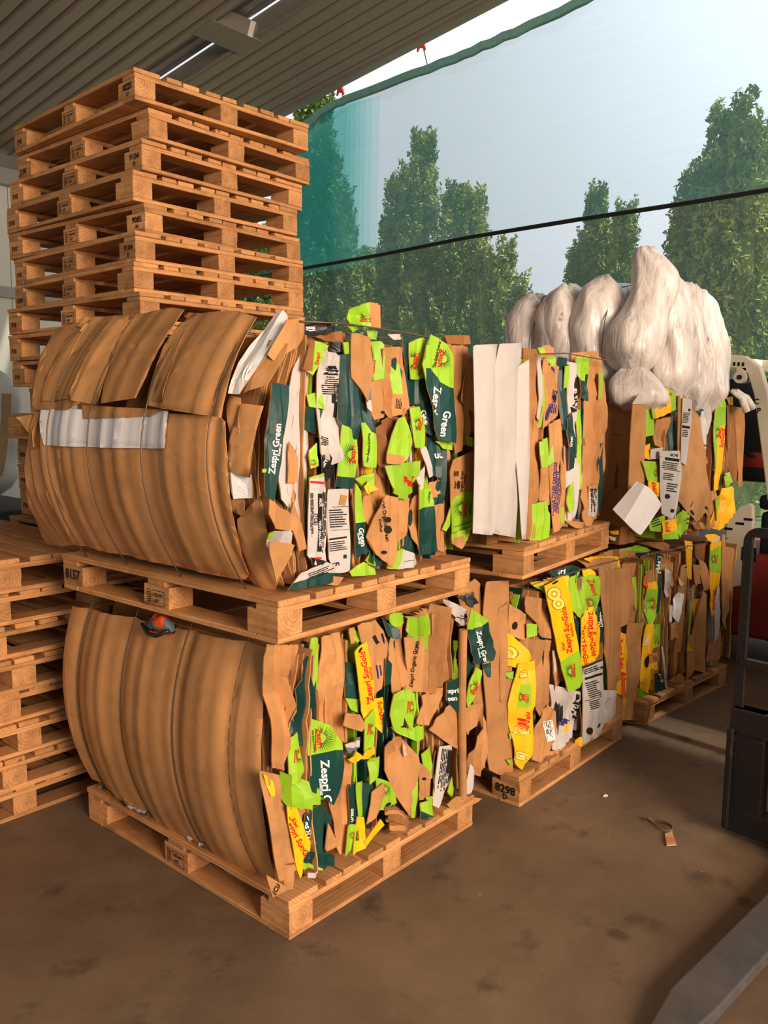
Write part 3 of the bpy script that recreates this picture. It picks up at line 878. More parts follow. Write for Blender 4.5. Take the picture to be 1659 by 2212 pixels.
        return link('pressed_core', v, f, [mat], s.root)  # dark board colour adds shade to the gaps between sheets
    def layers(s, s0, s1, h, base, bow, n, pal='KKKKKKJJGWD', w0=-.012, dw=.016, top=0.03, y_in=.16):
        """flattened cartons standing on edge, only their ragged edges showing on the right-hand face"""
        rr = s.rr
        for i in range(n):
            a = s0 + (s1 - s0) * (i + rr.uniform(.2, .8)) / n
            zb, zt = rr.uniform(0, .05) + .004, h - rr.uniform(0, top)
            if rr.random() < .35:
                m_ = rr.uniform(.3, .7) * h
                if rr.random() < .5: zt = m_
                else: zb = m_
            th = rr.uniform(.004, .012); nz = max(4, int((zt - zb) / .045)); ph = rr.uniform(0, 6); A = rr.uniform(.001, .006)
            wo = w0 + rr.uniform(-dw, dw); lean = rr.uniform(-.012, .012)
            v = []; f = []; wj = 0
            for j in range(nz + 1):
                z = zb + (zt - zb) * j / nz
                if rr.random() < .3: wj = rr.uniform(-.008, .006)
                c = a - bow(a, z) + A * math.sin(z * 17 + ph) + lean * (z / h - .5)
                wv = base(c, z) + wo + wj + rr.uniform(-.002, .002)
                v += [(c - th / 2, -wv, z), (c + th / 2, -wv + rr.uniform(-.001, .001), z), (c + th / 2, y_in, z), (c - th / 2, y_in, z)]
            for j in range(nz):
                for q in range(4): f.append((j * 4 + q, j * 4 + (q + 1) % 4, j * 4 + 4 + (q + 1) % 4, j * 4 + 4 + q))
            f.append((3, 2, 1, 0)); f.append(tuple(nz * 4 + q for q in range(4)))
            link('pressed_sheet', v, f, [KEY[rr.choice(pal)]], s.root)
    def shards(s, surf, s0, s1, h, n, pal='KKKKJJGGDDWY', off=-.03, bow=None):
        """crumpled strips of torn carton filling the gaps between the larger pieces"""
        rr = s.rr
        for i in range(n):
            a = s0 + (s1 - s0) * (i + rr.random()) / n; z0 = rr.uniform(.0, h * .65); ln = rr.uniform(.12, .38); z1 = min(h, z0 + ln)
            wd = rr.uniform(.018, .05); lean = rr.uniform(-.03, .03); nz, nx = max(4, int((z1 - z0) / .022)), 4
            v = []; f = []; o_ = off + rr.uniform(-.012, .014); ph = rr.uniform(0, 6); fr = rr.uniform(20, 45)
            for t_ in (0, .004):
                rs = random.Random(i * 7 + 1)
                for j in range(nz + 1):
                    t = j / nz; z = z0 + (z1 - z0) * t; wj = wd * (.75 + .25 * math.sin(z * 23 + ph)) * (1 if 0 < j < nz else .6)
                    c = a + lean * (t - .5) * 2 - (bow(a, z) if bow else 0)
                    for k in range(nx + 1):
                        q = (k / nx - .5); x = c + q * wj + rs.uniform(-.003, .003)
                        d_ = surf.base(x, z) + o_ + .011 * math.sin(q * 5 + ph) * (1 if k % 2 else .2) + .006 * math.sin(z * fr + ph + k) + rs.uniform(-.003, .003)
                        v.append((x, -(d_ - t_), z))
            N = (nz + 1) * (nx + 1); W_ = nx + 1
            for j in range(nz):
                for k in range(nx):
                    q = j * W_ + k; f.append((q, q + 1, q + W_ + 1, q + W_)); f.append((N + q, N + q + W_, N + q + W_ + 1, N + q + 1))
                f.append((j * W_, (j + 1) * W_, N + (j + 1) * W_, N + j * W_)); f.append((j * W_ + nx, N + j * W_ + nx, N + (j + 1) * W_ + nx, (j + 1) * W_ + nx))
            for k in range(nx):
                f.append((k, N + k, N + k + 1, k + 1)); q = nz * W_ + k; f.append((q, q + 1, N + q + 1, N + q))
            link('torn_strip', v, f, [KEY[rr.choice(pal)]], s.root)
    def corner_sheets(s, surfL, n, z0, z1, pal='KKKKWKJK', y0=.0, y1=.09, d0=.012, step=.011):
        """further sheets under the wrapping sheet, their free edges showing at the near corner"""
        rr = s.rr
        for i in range(n):
            ya = y1 - (y1 - y0) * (i + .5) / n + rr.uniform(-.012, .012); yb = .7
            za, zb = z0 + rr.uniform(0, .05), z1 - rr.uniform(0, .06)
            if rr.random() < .3: za += .2 * (z1 - z0)
            dep = d0 + i * step; nz, ny = 16, 6; v = []; f = []; th = .005
            jag = [rr.uniform(-.006, .006) for _ in range(nz + 1)]
            for t_ in (0, th):
                for j in range(nz + 1):
                    z = za + (zb - za) * j / nz
                    for k in range(ny + 1):
                        y = ya + jag[j] * (1 - k / ny) + (yb - ya) * (k / ny) ** 1.5
                        v.append((-(surfL.base(y, z) * max(.15, 1 - i * .085) - dep - t_), y, z))
            N = (nz + 1) * (ny + 1); W_ = ny + 1
            for j in range(nz):
                for k in range(ny):
                    q = j * W_ + k
                    f.append((q, q + W_, q + W_ + 1, q + 1)); f.append((N + q, N + q + 1, N + q + W_ + 1, N + q + W_))
                f.append((j * W_, N + j * W_, N + (j + 1) * W_, (j + 1) * W_)); f.append((j * W_ + ny, (j + 1) * W_ + ny, N + (j + 1) * W_ + ny, N + j * W_ + ny))
            for k in range(ny):
                f.append((k, k + 1, N + k + 1, N + k)); q = nz * W_ + k; f.append((q, N + q, N + q + 1, q + 1))
            link('pressed_sheet', v, f, [KEY[rr.choice(pal)]], s.root)
    def wire(s, pts, r=.0028): MB().tube(pts, r, 6).obj('baling_wire', 'steel_wire', s.root, True)

def bale(name, label, loc, yaw): return thing('cardboard_bale', label, 'cardboard bale', loc, yaw, 'wired bales of waste cardboard')

# ---------- nearest lower bale
rt = bale('', 'nearest lower cardboard bale with one smooth bulging brown sheet on its end', (0, 0, .133), 0)
b = Bale(rt, (560, 1250, 3.0296), 21)
def ripple(y, marks, a):
    for m0, m1 in zip(marks, marks[1:]):
        if m0 <= y <= m1: return a * math.sin(math.pi * (y - m0) / (m1 - m0)) ** .7
    return 0.0
CREASE = [.07, .13, .20, .285, .36, .45, .53, .62, .70, .79, .88, .96, 1.03, 1.10, 1.2]
def crease(y):
    for i, (a, c) in enumerate(zip(CREASE, CREASE[1:])):
        if a <= y < c:
            t = (y - a) / (c - a); return .0085 * (1 - abs(2 * t - 1) ** 1.3) * (1 if i % 3 else .4)
    return 0
def LA(y, z):
    z = z + .133; yy = max(0, .35 - y)
    return .078 - .62 * (z - .57) ** 2 - .45 * yy * yy + ripple(y, (-.2, .2, .45, .80, 1.1, 1.4), .02) + crease(y) - .02
L = b.face('L', LA)
RA = b.face('R', lambda a, z: -.045 + .01 * math.sin(z * 4))
H = .825
b.core(.12, .95, .09, 1.12, H - .02, lambda z: LA(.6, z) * .8 + .02)
b.corner_sheets(L, 9, .01, H - .03, 'KKKKKKJK', -.0, .1)
bowf = lambda a, z: LA(.3, z) * math.exp(-max(0, a) / .3) * .9
b.layers(.06, .95, H - .03, RA.base, bowf, 52)
b.shards(RA, .12, .98, H - .02, 34)
F9 = (120, 1260, 3.0722)
fr0 = b.fr; b.fr = F9
b.piece(L, 'K', [(112, 152), (300, 195), (560, 243), (800, 308), (950, 335), (1180, 378), (1300, 395), (1330, 420), (1392, 425), (1388, 620), (1372, 900), (1358, 1150), (1365, 1400), (1395, 1659), (1440, 1900),
                 (1478, 2060), (1462, 2080), (1400, 2005), (1330, 1945), (1270, 1925), (1150, 1900), (1010, 1835), (900, 1760), (760, 1660), (650, 1545), (560, 1500), (470, 1440), (380, 1330), (242, 1300), (200, 1210), (140, 1100), (110, 960), (85, 800), (68, 600), (66, 500), (80, 330)],
        off=.022, name='wrapping_sheet', amp=.001, step=.02, tear=.001, smooth=True)
b.fr = fr0
for yk in (.2, .47, .80, 1.09):
    b.wire([(-(LA(yk, z) + .026), yk, z) for z in [i * H / 16 for i in range(17)]] + [(x, yk, H + .004) for x in (.1, .3, .6, .95)])
pc = b.piece
pc(RA, 'K', [(60, 430), (280, 440), (275, 520), (205, 900), (180, 1260), (120, 1255), (95, 800), (70, 560)], amp=.014, step=.022, off=.02, ang=6, name='crumpled_carton')
pc(RA, 'K', [(10, 1260), (140, 1290), (160, 1500), (262, 1860), (262, 1900), (130, 1980), (55, 1500)], off=.03, amp=.008, ang=10)
pc(RA, 'Y', [(30, 1280), (95, 1330), (100, 1420), (75, 1425)], off=.036)
pc(RA, 'K', [(50, 1940), (130, 1990), (200, 2030), (90, 2090)], off=.05, amp=.003, deco=[('t', 'SPECIAL', 110, 2040, 42, -62, 'I')])
pc(RA, 'K', [(160, 1890), (262, 1870), (265, 1990), (245, 2040), (195, 2045)], off=.045, curl=-.5)
pc(RA, 'D', [(310, 505), (350, 540), (372, 640), (350, 850), (318, 1110), (252, 1010), (212, 1062), (232, 820), (300, 560)], off=.02, amp=.012, step=.02)
pc(RA, 'G', [(348, 392), (372, 383), (398, 392), (405, 480), (405, 720), (370, 735), (342, 560)], off=.026, curl=-.4)
pc(RA, 'G', [(213, 1055), (255, 1008), (272, 1130), (312, 1260), (240, 1345), (205, 1348)], off=.03, deco=[('s', 258, 1160, 62, 90)])
pc(RA, 'K', [(410, 385), (530, 350), (562, 500), (540, 780), (552, 900), (565, 1070), (520, 1060), (460, 970), (375, 945), (348, 900), (395, 600)], off=.0, amp=.014, step=.028, name='crumpled_carton')
pc(RA, 'K', [(560, 1150), (622, 1200), (600, 1300), (575, 1400), (552, 1810), (520, 1800), (488, 1500), (495, 1390), (560, 1330)], off=.012, amp=.01, step=.02)
pc(RA, 'G', [(345, 918), (400, 970), (462, 958), (548, 1075), (562, 1330), (495, 1380), (485, 1480), (400, 1405), (345, 1390), (322, 1150), (330, 1000)], off=.036, amp=.007, step=.05,
   paint=[('D', [(300, 1165), (600, 1112), (600, 1500), (300, 1500)])], deco=[('s', 408, 1045, 100, 85), ('t', 'Zespri Gr', 436, 1345, 78, 86, 'w'), ('t', 'Kiwifruit', 405, 1365, 30, 86, 'w'), ('t', 'New Zealand Kiwifruit', 358, 1065, 16, 85, 'g')])
pc(RA, 'G', [(150, 1265), (230, 1330), (330, 1330), (410, 1400), (420, 1440), (320, 1500), (285, 1480), (265, 1380), (200, 1400), (182, 1500), (150, 1360)], off=.03, amp=.016, step=.025, name='crumpled_carton')
pc(RA, 'K', [(222, 1460), (295, 1450), (300, 1600), (262, 1600)], off=.012)
pc(RA, 'D', [(300, 1545), (400, 1470), (472, 1555), (465, 1680), (452, 1810), (390, 1832), (330, 1790), (298, 1640)], off=.032, amp=.008, deco=[('t', 'Zespri Green', 338, 1700, 54, 74, 'w')])
pc(RA, 'Y', [(178, 1490), (250, 1500), (270, 1600), (328, 1720), (322, 1830), (270, 1965), (250, 1880), (220, 1700), (188, 1600)], off=.04, amp=.006, deco=[('t', 'Zespri SunGold', 262, 1720, 54, 62, 'R'), ('t', 'Kiwi', 236, 1600, 36, 62, 'R')])
pc(RA, 'D', [(300, 1870), (330, 1790), (400, 1810), (512, 1812), (500, 1880), (400, 1915), (310, 1912)], off=.05, amp=.012, paint=[('G', [(280, 1860), (420, 1900), (420, 1960), (280, 1960)])], name='crumpled_carton')
pc(RA, 'W', [(330, 1930), (395, 1925), (380, 1960), (330, 1965)], off=.055, amp=.004)
pc(RA, 'K', [(452, 1600), (480, 1650), (515, 1740), (455, 1790), (430, 1770), (490, 1730)], off=.046)
pc(RA, 'D', [(565, 550), (640, 560), (668, 700), (662, 885), (610, 862), (575, 780)], off=.01, amp=.009, paint=[('G', [(540, 785), (700, 790), (700, 950), (540, 950)])])
pc(RA, 'K', [(600, 330), (640, 320), (640, 420), (610, 430)], off=.01)
pc(RA, 'G', [(640, 330), (690, 360), (690, 410), (650, 420)], off=.015, amp=.012)
pc(RA, 'K', [(642, 310), (770, 270), (832, 420), (830, 560), (802, 720), (760, 765), (738, 500), (690, 400)], off=.012, amp=.01, deco=[('b', 765, 400, 60, 26, 60, 'I'), ('b', 812, 390, 60, 8, 80, 'I'), ('b', 815, 400, 50, 6, 80, 'I'), ('b', 775, 610, 90, 8, 82, 'p'), ('b', 795, 600, 70, 8, 82, 'p')])
pc(RA, 'Y', [(625, 482), (662, 440), (700, 408), (716, 490), (752, 700), (760, 870), (690, 930), (668, 800)], off=.034, amp=.004, deco=[('t', 'Zespri SunGold', 704, 640, 52, -100, 'R'), ('t', 'Kiwifruit', 733, 620, 24, -100, 'R'), ('t', 'Kiwi', 712, 800, 26, -100, 'R'), ('h', 664, 466, 40, 14, -60)])
pc(RA, 'Y', [(760, 790), (820, 778), (842, 880), (802, 1012), (757, 960)], off=.03, amp=.008, deco=[('t', 'SunGold', 800, 880, 44, 80, 'R')])
pc(RA, 'G', [(690, 925), (752, 855), (772, 980), (740, 1050), (752, 1100), (690, 1132)], off=.04, amp=.006, deco=[('s', 735, 985, 50, 90)])
pc(RA, 'D', [(820, 258), (862, 300), (902, 340), (880, 392), (838, 375)], off=.03, amp=.014)
pc(RA, 'D', [(828, 515), (866, 560), (862, 690), (828, 705)], off=.024)
pc(RA, 'G', [(848, 232), (935, 220), (952, 290), (900, 322), (860, 290)], off=.026, amp=.01)
pc(RA, 'K', [(890, 300), (940, 285), (932, 450), (962, 600), (962, 720), (890, 765), (868, 680), (888, 500)], off=.015, amp=.01)
pc(RA, 'G', [(965, 260), (1122, 195), (1118, 330), (1090, 470), (1060, 380), (985, 400), (958, 340)], off=.016, amp=.014, step=.02, paint=[('K', [(940, 180), (1140, 180), (1140, 232), (940, 262)])], name='crumpled_carton')
pc(RA, 'K', [(945, 385), (1060, 370), (1052, 560), (1072, 740), (1000, 745), (955, 560)], off=.02, amp=.009, deco=[('t', 'Zespri Organic Green', 1012, 560, 34, -82, 'I'), ('t', 'Kiwifruit', 1040, 450, 24, -82, 'I')])
pc(RA, 'G', [(888, 762), (962, 712), (930, 860), (938, 960), (900, 995), (876, 900)], off=.03, amp=.008)
pc(RA, 'G', [(975, 708), (1032, 755), (1042, 850), (1000, 995), (948, 890)], off=.036, amp=.005, deco=[('s', 995, 840, 55, 92)])
pc(RA, 'K', [(1130, 165), (1282, 195), (1285, 420), (1232, 620), (1182, 760), (1078, 742), (1098, 500), (1138, 330)], off=.006, amp=.018, step=.022, ang=-6, name='crumpled_carton')
pc(RA, 'K', [(1080, 780), (1200, 700), (1160, 860), (1100, 960), (1030, 950)], off=.012, amp=.012)
pc(RA, 'K', [(845, 1060), (905, 1030), (1042, 1165), (1040, 1300), (982, 1560), (900, 1445), (815, 1250)], off=.026, amp=.009, step=.045, ang=35, name='torn_carton')
pc(RA, 'G', [(900, 985), (1115, 965), (1105, 1030), (1040, 1070), (930, 1020)], off=.018, amp=.01)
pc(RA, 'W', [(930, 1055), (955, 1090), (985, 1140), (950, 1170), (930, 1110)], off=.024)
pc(RA, 'G', [(1060, 1150), (1130, 1100), (1140, 1300), (1100, 1320)], off=.012)
pc(RA, 'G', [(1000, 1330), (1048, 1325), (1042, 1565), (998, 1568)], off=.028)
pc(RA, 'K', [(1045, 1200), (1120, 1270), (1110, 1440), (1050, 1450)], off=.018, deco=[('h', 1080, 1310, 30, 20, 0)])
pc(RA, 'G', [(1050, 1482), (1150, 1415), (1162, 1555), (1040, 1572)], off=.036, amp=.012, paint=[('D', [(1030, 1505), (1110, 1545), (1170, 1560), (1170, 1600), (1030, 1600)])])
pc(RA, 'D', [(1140, 1260), (1170, 1130), (1180, 1480), (1155, 1490)], off=.02)
pc(RA, 'W', [(1188, 1100), (1282, 1088), (1252, 1300), (1178, 1502), (1155, 1492)], off=.034, amp=.003, deco=[('l', 1212, 1280, 330, 70, 97, 7, 'I'), ('b', 1245, 1200, 150, 16, 97, 'I')])
pc(RA, 'K', [(1158, 925), (1282, 805), (1372, 1100), (1290, 1112), (1230, 1072), (1128, 995)], off=.03, amp=.006, ang=25)
pc(RA, 'G', [(1240, 1400), (1270, 1300), (1285, 1380), (1260, 1450)], off=.01)
pc(RA, 'K', [(1348, 850), (1452, 815), (1440, 930), (1362, 1022)], off=.012)
pc(RA, 'K', [(1410, 1160), (1480, 900), (1512, 1000), (1450, 1292), (1400, 1280)], off=.0, amp=.012)
pc(RA, 'D', [(1230, 682), (1312, 648), (1312, 890), (1282, 832), (1230, 800)], off=.032, amp=.003, deco=[('t', 'espri', 1262, 735, 44, -3, 'w'), ('t', 'reen', 1256, 785, 44, -3, 'w')])
pc(RA, 'D', [(1358, 300), (1382, 330), (1400, 560), (1424, 600), (1352, 775), (1350, 600)], off=.018, amp=.006)
pc(RA, 'G', [(1420, 580), (1452, 600), (1440, 690), (1362, 848), (1346, 800), (1360, 720)], off=.045, amp=.004, deco=[('s', 1405, 715, 62, -62)])
pc(RA, 'D', [(1385, 200), (1492, 265), (1552, 480), (1545, 535), (1425, 565), (1378, 480), (1360, 310)], off=.05, amp=.008, paint=[('G', [(1340, 190), (1500, 190), (1500, 275), (1400, 335), (1340, 330)])], deco=[('t', 'Zespri Green', 1462, 460, 44, 76, 'w'), ('t', 'Kiwifruit', 1440, 485, 18, 76, 'w')])
pc(RA, 'B', [(1300, 120), (1400, 85), (1440, 160), (1380, 190)], off=.02, amp=.01)
pc(RA, 'W', [(1245, 140), (1300, 165), (1395, 220), (1380, 280), (1330, 320), (1295, 230)], off=.034, amp=.012, step=.018, deco=[('l', 1340, 250, 80, 30, -20, 3, 'I')])
pc(RA, 'D', [(1460, 560), (1510, 530), (1505, 630), (1475, 640)], off=.026, amp=.014, name='crumpled_carton')
pc(RA, 'W', [(1380, 1208), (1422, 1270), (1380, 1402), (1358, 1420)], off=.04, amp=.004)
pc(RA, 'G', [(780, 1310), (850, 1330), (896, 1420), (902, 1470), (788, 1522)], off=.036, amp=.006, deco=[('s', 825, 1380, 55, 70), ('h', 845, 1480, 46, 22, -30)])
pc(RA, 'D', [(590, 1350), (640, 1338), (662, 1600), (590, 1612)], off=.024, amp=.006, deco=[('t', 'Green', 606, 1550, 34, -86, 'w'), ('t', 'Kiwi', 630, 1570, 16, -86, 'w')])
pc(RA, 'G', [(585, 1615), (660, 1608), (668, 1740), (560, 1820), (600, 1740)], off=.034, amp=.006, deco=[('s', 612, 1680, 34, -86), ('l', 645, 1670, 90, 24, -86, 4, 'g')])
pc(RA, 'D', [(690, 1350), (740, 1330), (760, 1500), (720, 1640), (690, 1600)], off=.012)
pc(RA, 'K', [(740, 1400), (790, 1330), (800, 1500), (710, 1610)], off=.026, amp=.012, ang=-15)
pc(RA, 'Y', [(690, 1722), (800, 1575), (822, 1612), (702, 1752)], off=.045, amp=.003, ang=-40)
pc(RA, 'Y', [(648, 1560), (682, 1560), (692, 1760), (610, 1810), (640, 1770)], off=.04, amp=.004)
pc(RA, 'G', [(640, 1338), (682, 1328), (676, 1590), (650, 1562)], off=.032, amp=.005)
pc(RA, 'G', [(742, 1180), (802, 1168), (780, 1290), (728, 1352)], off=.03, amp=.01)
pc(RA, 'Y', [(590, 1190), (640, 1128), (692, 1172), (640, 1222)], off=.044, amp=.01)
pc(RA, 'Y', [(700, 1120), (760, 1098), (765, 1150), (690, 1190)], off=.042, amp=.01)
pc(RA, 'u', [(588, 1095), (672, 1040), (672, 1112), (602, 1150)], off=.03, amp=.006, paint=[('W', [(570, 1085), (680, 1060), (680, 1105), (570, 1115)])])
pc(RA, 'K', [(568, 880), (662, 890), (698, 960), (672, 1002), (550, 962)], off=.042, amp=.004)
for k in range(7):
    x0 = 830 + k * 6; y0 = 1500 + k * 24
    pc(RA, 'K' if k % 2 else 'J', [(x0, y0), (x0 + 70, y0 - 8), (985, 1565 + k * 14), (960, 1592 + k * 12), (x0 + 60, y0 + 24), (x0, y0 + 28)], off=.05 + .004 * (k % 3), amp=.003, name='folded_edge')
tb = [RA.un(560 + x / 3.0296, 1250 + y / 3.0296, lambda a, z: -.01) for x, y in ((1320, 330), (1312, 800), (1318, 1430))]
v_, f_ = tube_data([(a, .0, z) for a, z in tb], .0165, 14)
link('cardboard_tube', v_, f_, ['kraft'], rt)
pc(RA, 'K', [(1230, 1480), (1290, 1425), (1460, 1440), (1420, 1470), (1270, 1520)], off=.05, amp=.002)

# ---------- nearest upper bale
rt = bale('', 'nearest upper cardboard bale with overlapping brown flaps and a white strip on its end', (-.06, -.023, 1.109), .02)
b = Bale(rt, (560, 640, 3.1904), 22)
def LB(y, z):
    dz = z + 1.109 - 1.52; yy = max(0, .35 - y)
    return .072 - (1.05 if dz > 0 else .85) * dz * dz - .55 * yy * yy + ripple(y, (-.2, .2, .5, .82, 1.1, 1.4), .02) + crease(y) * 1.1 - .022
L = b.face('L', LB)
RB = b.face('R', lambda a, z: -.035 + .012 * math.sin(z * 4.2))
H = .81
b.core(.16, .96, .08, 1.12, H - .03, lambda z: LB(.6, z) * .8 + .01)
b.corner_sheets(L, 12, .01, H - .03, 'KKKKWKJKKK', .035, .12, .012, .011)
bowf = lambda a, z: LB(.3, z) * math.exp(-max(0, a) / .3) * .9
b.layers(.1, .97, H - .03, RB.base, bowf, 50, w0=-.03, dw=.014)
b.shards(RB, .22, 1.0, H - .02, 34, off=-.034)
fr0 = b.fr; F3 = (50, 640, 2.5523); b.fr = F3; pc = b.piece
E3 = dict(amp=.0012, step=.02, tear=.0012, smooth=True)
pc(L, 'K', [(80, 620), (60, 700), (80, 1000), (105, 1130), (115, 1300), (130, 1370), (260, 1375), (280, 1330), (260, 1150), (225, 1000), (210, 840), (180, 640)], off=.014, name='wrapping_sheet', amp=.006, step=.06)
pc(L, 'K', [(5, 665), (90, 640), (95, 830), (75, 840)], off=.012, name='torn_carton', curl=.2, deco=[('h', 70, 655, 40, 12, -8)])
pc(L, 'K', [(115, 620), (420, 640), (700, 640), (1075, 660), (1110, 690), (1128, 900), (1140, 1130), (1180, 1330), (1240, 1525), (1225, 1560), (1060, 1528), (900, 1500), (760, 1440), (610, 1430), (480, 1400), (410, 1380), (275, 1370), (250, 1200), (215, 1000), (200, 840), (110, 830)], off=.022, name='wrapping_sheet', **E3)
pc(L, 'w', [(98, 622), (330, 625), (800, 632), (778, 838), (720, 838), (610, 826), (520, 815), (430, 835), (300, 810), (110, 822)], off=.03, name='white_strip', amp=.003, step=.022, smooth=True)
pc(L, 'K', [(325, 600), (760, 625), (700, 660), (330, 675)], off=.036, name='flap', **E3)
pc(L, 'K', [(50, 625), (110, 400), (200, 180), (330, 185), (420, 120), (480, 150), (330, 590), (250, 625)], off=.032, name='flap', amp=.0025, step=.025, smooth=True, curl=.03)
pc(L, 'K', [(95, 575), (150, 420), (240, 230), (310, 180), (340, 200), (260, 400), (170, 578)], off=.038, name='flap', amp=.0025, step=.025, smooth=True)
pc(L, 'K', [(165, 575), (250, 380), (340, 190), (390, 112), (585, 105), (560, 160), (470, 300), (420, 420), (300, 560), (240, 560)], off=.042, name='flap', amp=.003, step=.025, smooth=True)
pc(L, 'K', [(262, 540), (300, 470), (390, 280), (500, 130), (585, 130), (500, 280), (440, 440), (415, 600), (330, 585), (265, 572)], off=.05, name='flap', amp=.003, step=.025, smooth=True, curl=.05)
pc(L, 'K', [(430, 590), (470, 430), (530, 260), (640, 100), (820, 62), (905, 75), (840, 150), (760, 300), (690, 450), (632, 562), (560, 550)], off=.05, name='flap', amp=.003, step=.025, smooth=True, curl=.04)
pc(L, 'K', [(690, 600), (720, 500), (790, 280), (880, 150), (1000, 95), (1180, 80), (1295, 118), (1240, 190), (1170, 380), (1130, 540), (1105, 668), (900, 635), (820, 625)], off=.045, name='flap', amp=.003, step=.025, smooth=True, curl=.03)
pc(L, 'K', [(710, 575), (760, 400), (850, 250), (905, 120), (935, 110), (870, 240), (800, 420), (760, 585)], off=.052, name='flap', amp=.003, step=.025, smooth=True)
pc(L, 'K', [(1130, 540), (1200, 560), (1190, 770), (1145, 770)], off=.012, name='flap', **E3)
pc(L, 'K', [(1200, 590), (1322, 605), (1245, 1000), (1130, 965), (1140, 780), (1195, 755)], off=.022, name='flap', **E3)
pc(L, 'w', [(1130, 965), (1235, 985), (1243, 1115), (1160, 1118), (1128, 1050)], off=.018, name='flap', amp=.006)
pc(L, 'K', [(1135, 1120), (1218, 1120), (1215, 1215), (1150, 1190)], off=.012, name='flap', **E3)
pc(L, 'K', [(1180, 1230), (1310, 1100), (1330, 1230), (1360, 1400), (1415, 1560), (1385, 1630), (1290, 1610), (1245, 1550), (1240, 1500)], off=.008, name='wrapping_sheet', **E3)
pc(L, 'K', [(1180, 540), (1245, 400), (1270, 290), (1345, 238), (1448, 262), (1420, 340), (1330, 490), (1300, 500)], off=.05, name='flap', amp=.008, step=.05)
pc(L, 'w', [(1130, 535), (1170, 420), (1240, 270), (1340, 150), (1400, 75), (1438, 80), (1460, 150), (1425, 240), (1345, 240), (1270, 295), (1222, 420), (1190, 540)], off=.06, name='white_flap', amp=.006, step=.05)
pc(L, 'J', [(870, 90), (960, 100), (1030, 95), (1000, 130), (900, 115)], off=.03, name='torn_edge', amp=.01)
pc(L, 'K', [(310, 130), (370, 110), (400, 190), (340, 200)], off=.03, name='torn_edge', amp=.012)
b.fr = fr0
for yk in (.2, .5, .82, 1.07):
    b.wire([(-(LB(yk, z) + .056), yk, z) for z in [i * (H - .06) / 16 for i in range(17)]] + [(x, yk, H + .004) for x in (.1, .3, .6, .95)])
b.wire([(.12, .03, H + .004), (.3, .02, H + .012), (.6, .015, H + .006), (.95, .03, H - .01)])
pc(RB, 'W', [(300, 400), (345, 480), (322, 900), (312, 1480), (285, 1700), (255, 1500), (285, 900), (255, 700)], off=-.02, amp=.006)
pc(RB, 'W', [(240, 500), (300, 380), (262, 700), (205, 1000), (192, 1300), (212, 1480), (160, 1400), (148, 1000), (180, 700)], off=-.015, amp=.005)
pc(RB, 'K', [(205, 1000), (255, 1120), (262, 1280), (200, 1290)], off=-.005)
pc(RB, 'K', [(190, 165), (345, 140), (330, 290), (290, 340), (120, 440), (90, 400), (185, 280)], off=.01, amp=.004, name='flap')
pc(RB, 'D', [(88, 600), (202, 615), (198, 720), (160, 860), (122, 1200), (105, 1402), (48, 1382), (40, 1280), (75, 1000), (52, 990), (92, 720)], off=.012, amp=.004, deco=[('t', 'Zespri Green', 112, 1050, 64, -82, 'w'), ('t', 'Kiwifruit', 142, 1060, 24, -82, 'w')])
pc(RB, 'G', [(30, 1190), (58, 1190), (50, 1215), (28, 1215)], off=.016)
pc(RB, 'G', [(358, 298), (482, 340), (442, 420), (376, 545), (360, 510), (308, 500)], off=.012, amp=.006, paint=[('J', [(290, 280), (385, 280), (372, 515), (290, 515)])], deco=[('t', 'Zespri', 405, 430, 34, -80, 'R')])
pc(RB, 'G', [(330, 680), (400, 660), (440, 720), (430, 780), (345, 760)], off=.0, amp=.012)
pc(RB, 'D', [(330, 760), (430, 780), (410, 830), (400, 950), (330, 920)], off=.0, amp=.01)
pc(RB, 'G', [(335, 1100), (398, 1010), (405, 1170), (360, 1190)], off=.008, amp=.008, deco=[('s', 370, 1150, 40, 0)])
pc(RB, 'B', [(400, 1100), (470, 1080), (520, 1200), (470, 1280), (430, 1200)], off=.0, amp=.01, deco=[('t', 'Gre', 450, 1150, 44, -60, 'w')])
pc(RB, 'W', [(440, 368), (496, 390), (482, 480), (545, 480), (562, 600), (582, 740), (572, 900), (552, 1100), (500, 1162), (478, 1080), (408, 1080), (430, 900), (398, 780), (440, 700), (408, 620), (388, 540)], off=.008, amp=.016, step=.024, name='printed_sack',
   deco=[('b', 510, 525, 110, 36, 4, 'I'), ('t', 'OF NEW ZEALAND', 510, 525, 16, 4, 'w'), ('t', 'MICR', 500, 490, 34, 180, 'I'), ('l', 500, 615, 120, 130, 2, 9, 'I'), ('b', 515, 705, 60, 26, 90, 'I'), ('l', 535, 660, 120, 40, 92, 4, 'I'), ('b', 525, 780, 110, 22, 92, 'I'), ('l', 455, 1000, 70, 60, 20, 5, 'I')])
pc(RB, 'B', [(500, 320), (580, 310), (580, 380), (520, 400)], off=.012, amp=.01)
pc(RB, 'G', [(585, 318), (642, 322), (640, 400), (590, 398)], off=.016)
pc(RB, 'D', [(552, 400), (642, 400), (646, 560), (702, 640), (702, 830), (682, 990), (640, 982), (570, 880), (564, 700), (585, 690), (580, 540), (560, 520)], off=.022, amp=.008)
pc(RB, 'G', [(580, 885), (642, 918), (684, 980), (688, 1080), (655, 1325), (535, 1315), (545, 1200), (572, 1100)], off=.026, amp=.004, paint=[('D', [(500, 1236), (700, 1255), (700, 1360), (500, 1350)])], deco=[('s', 637, 1090, 92, -86)])
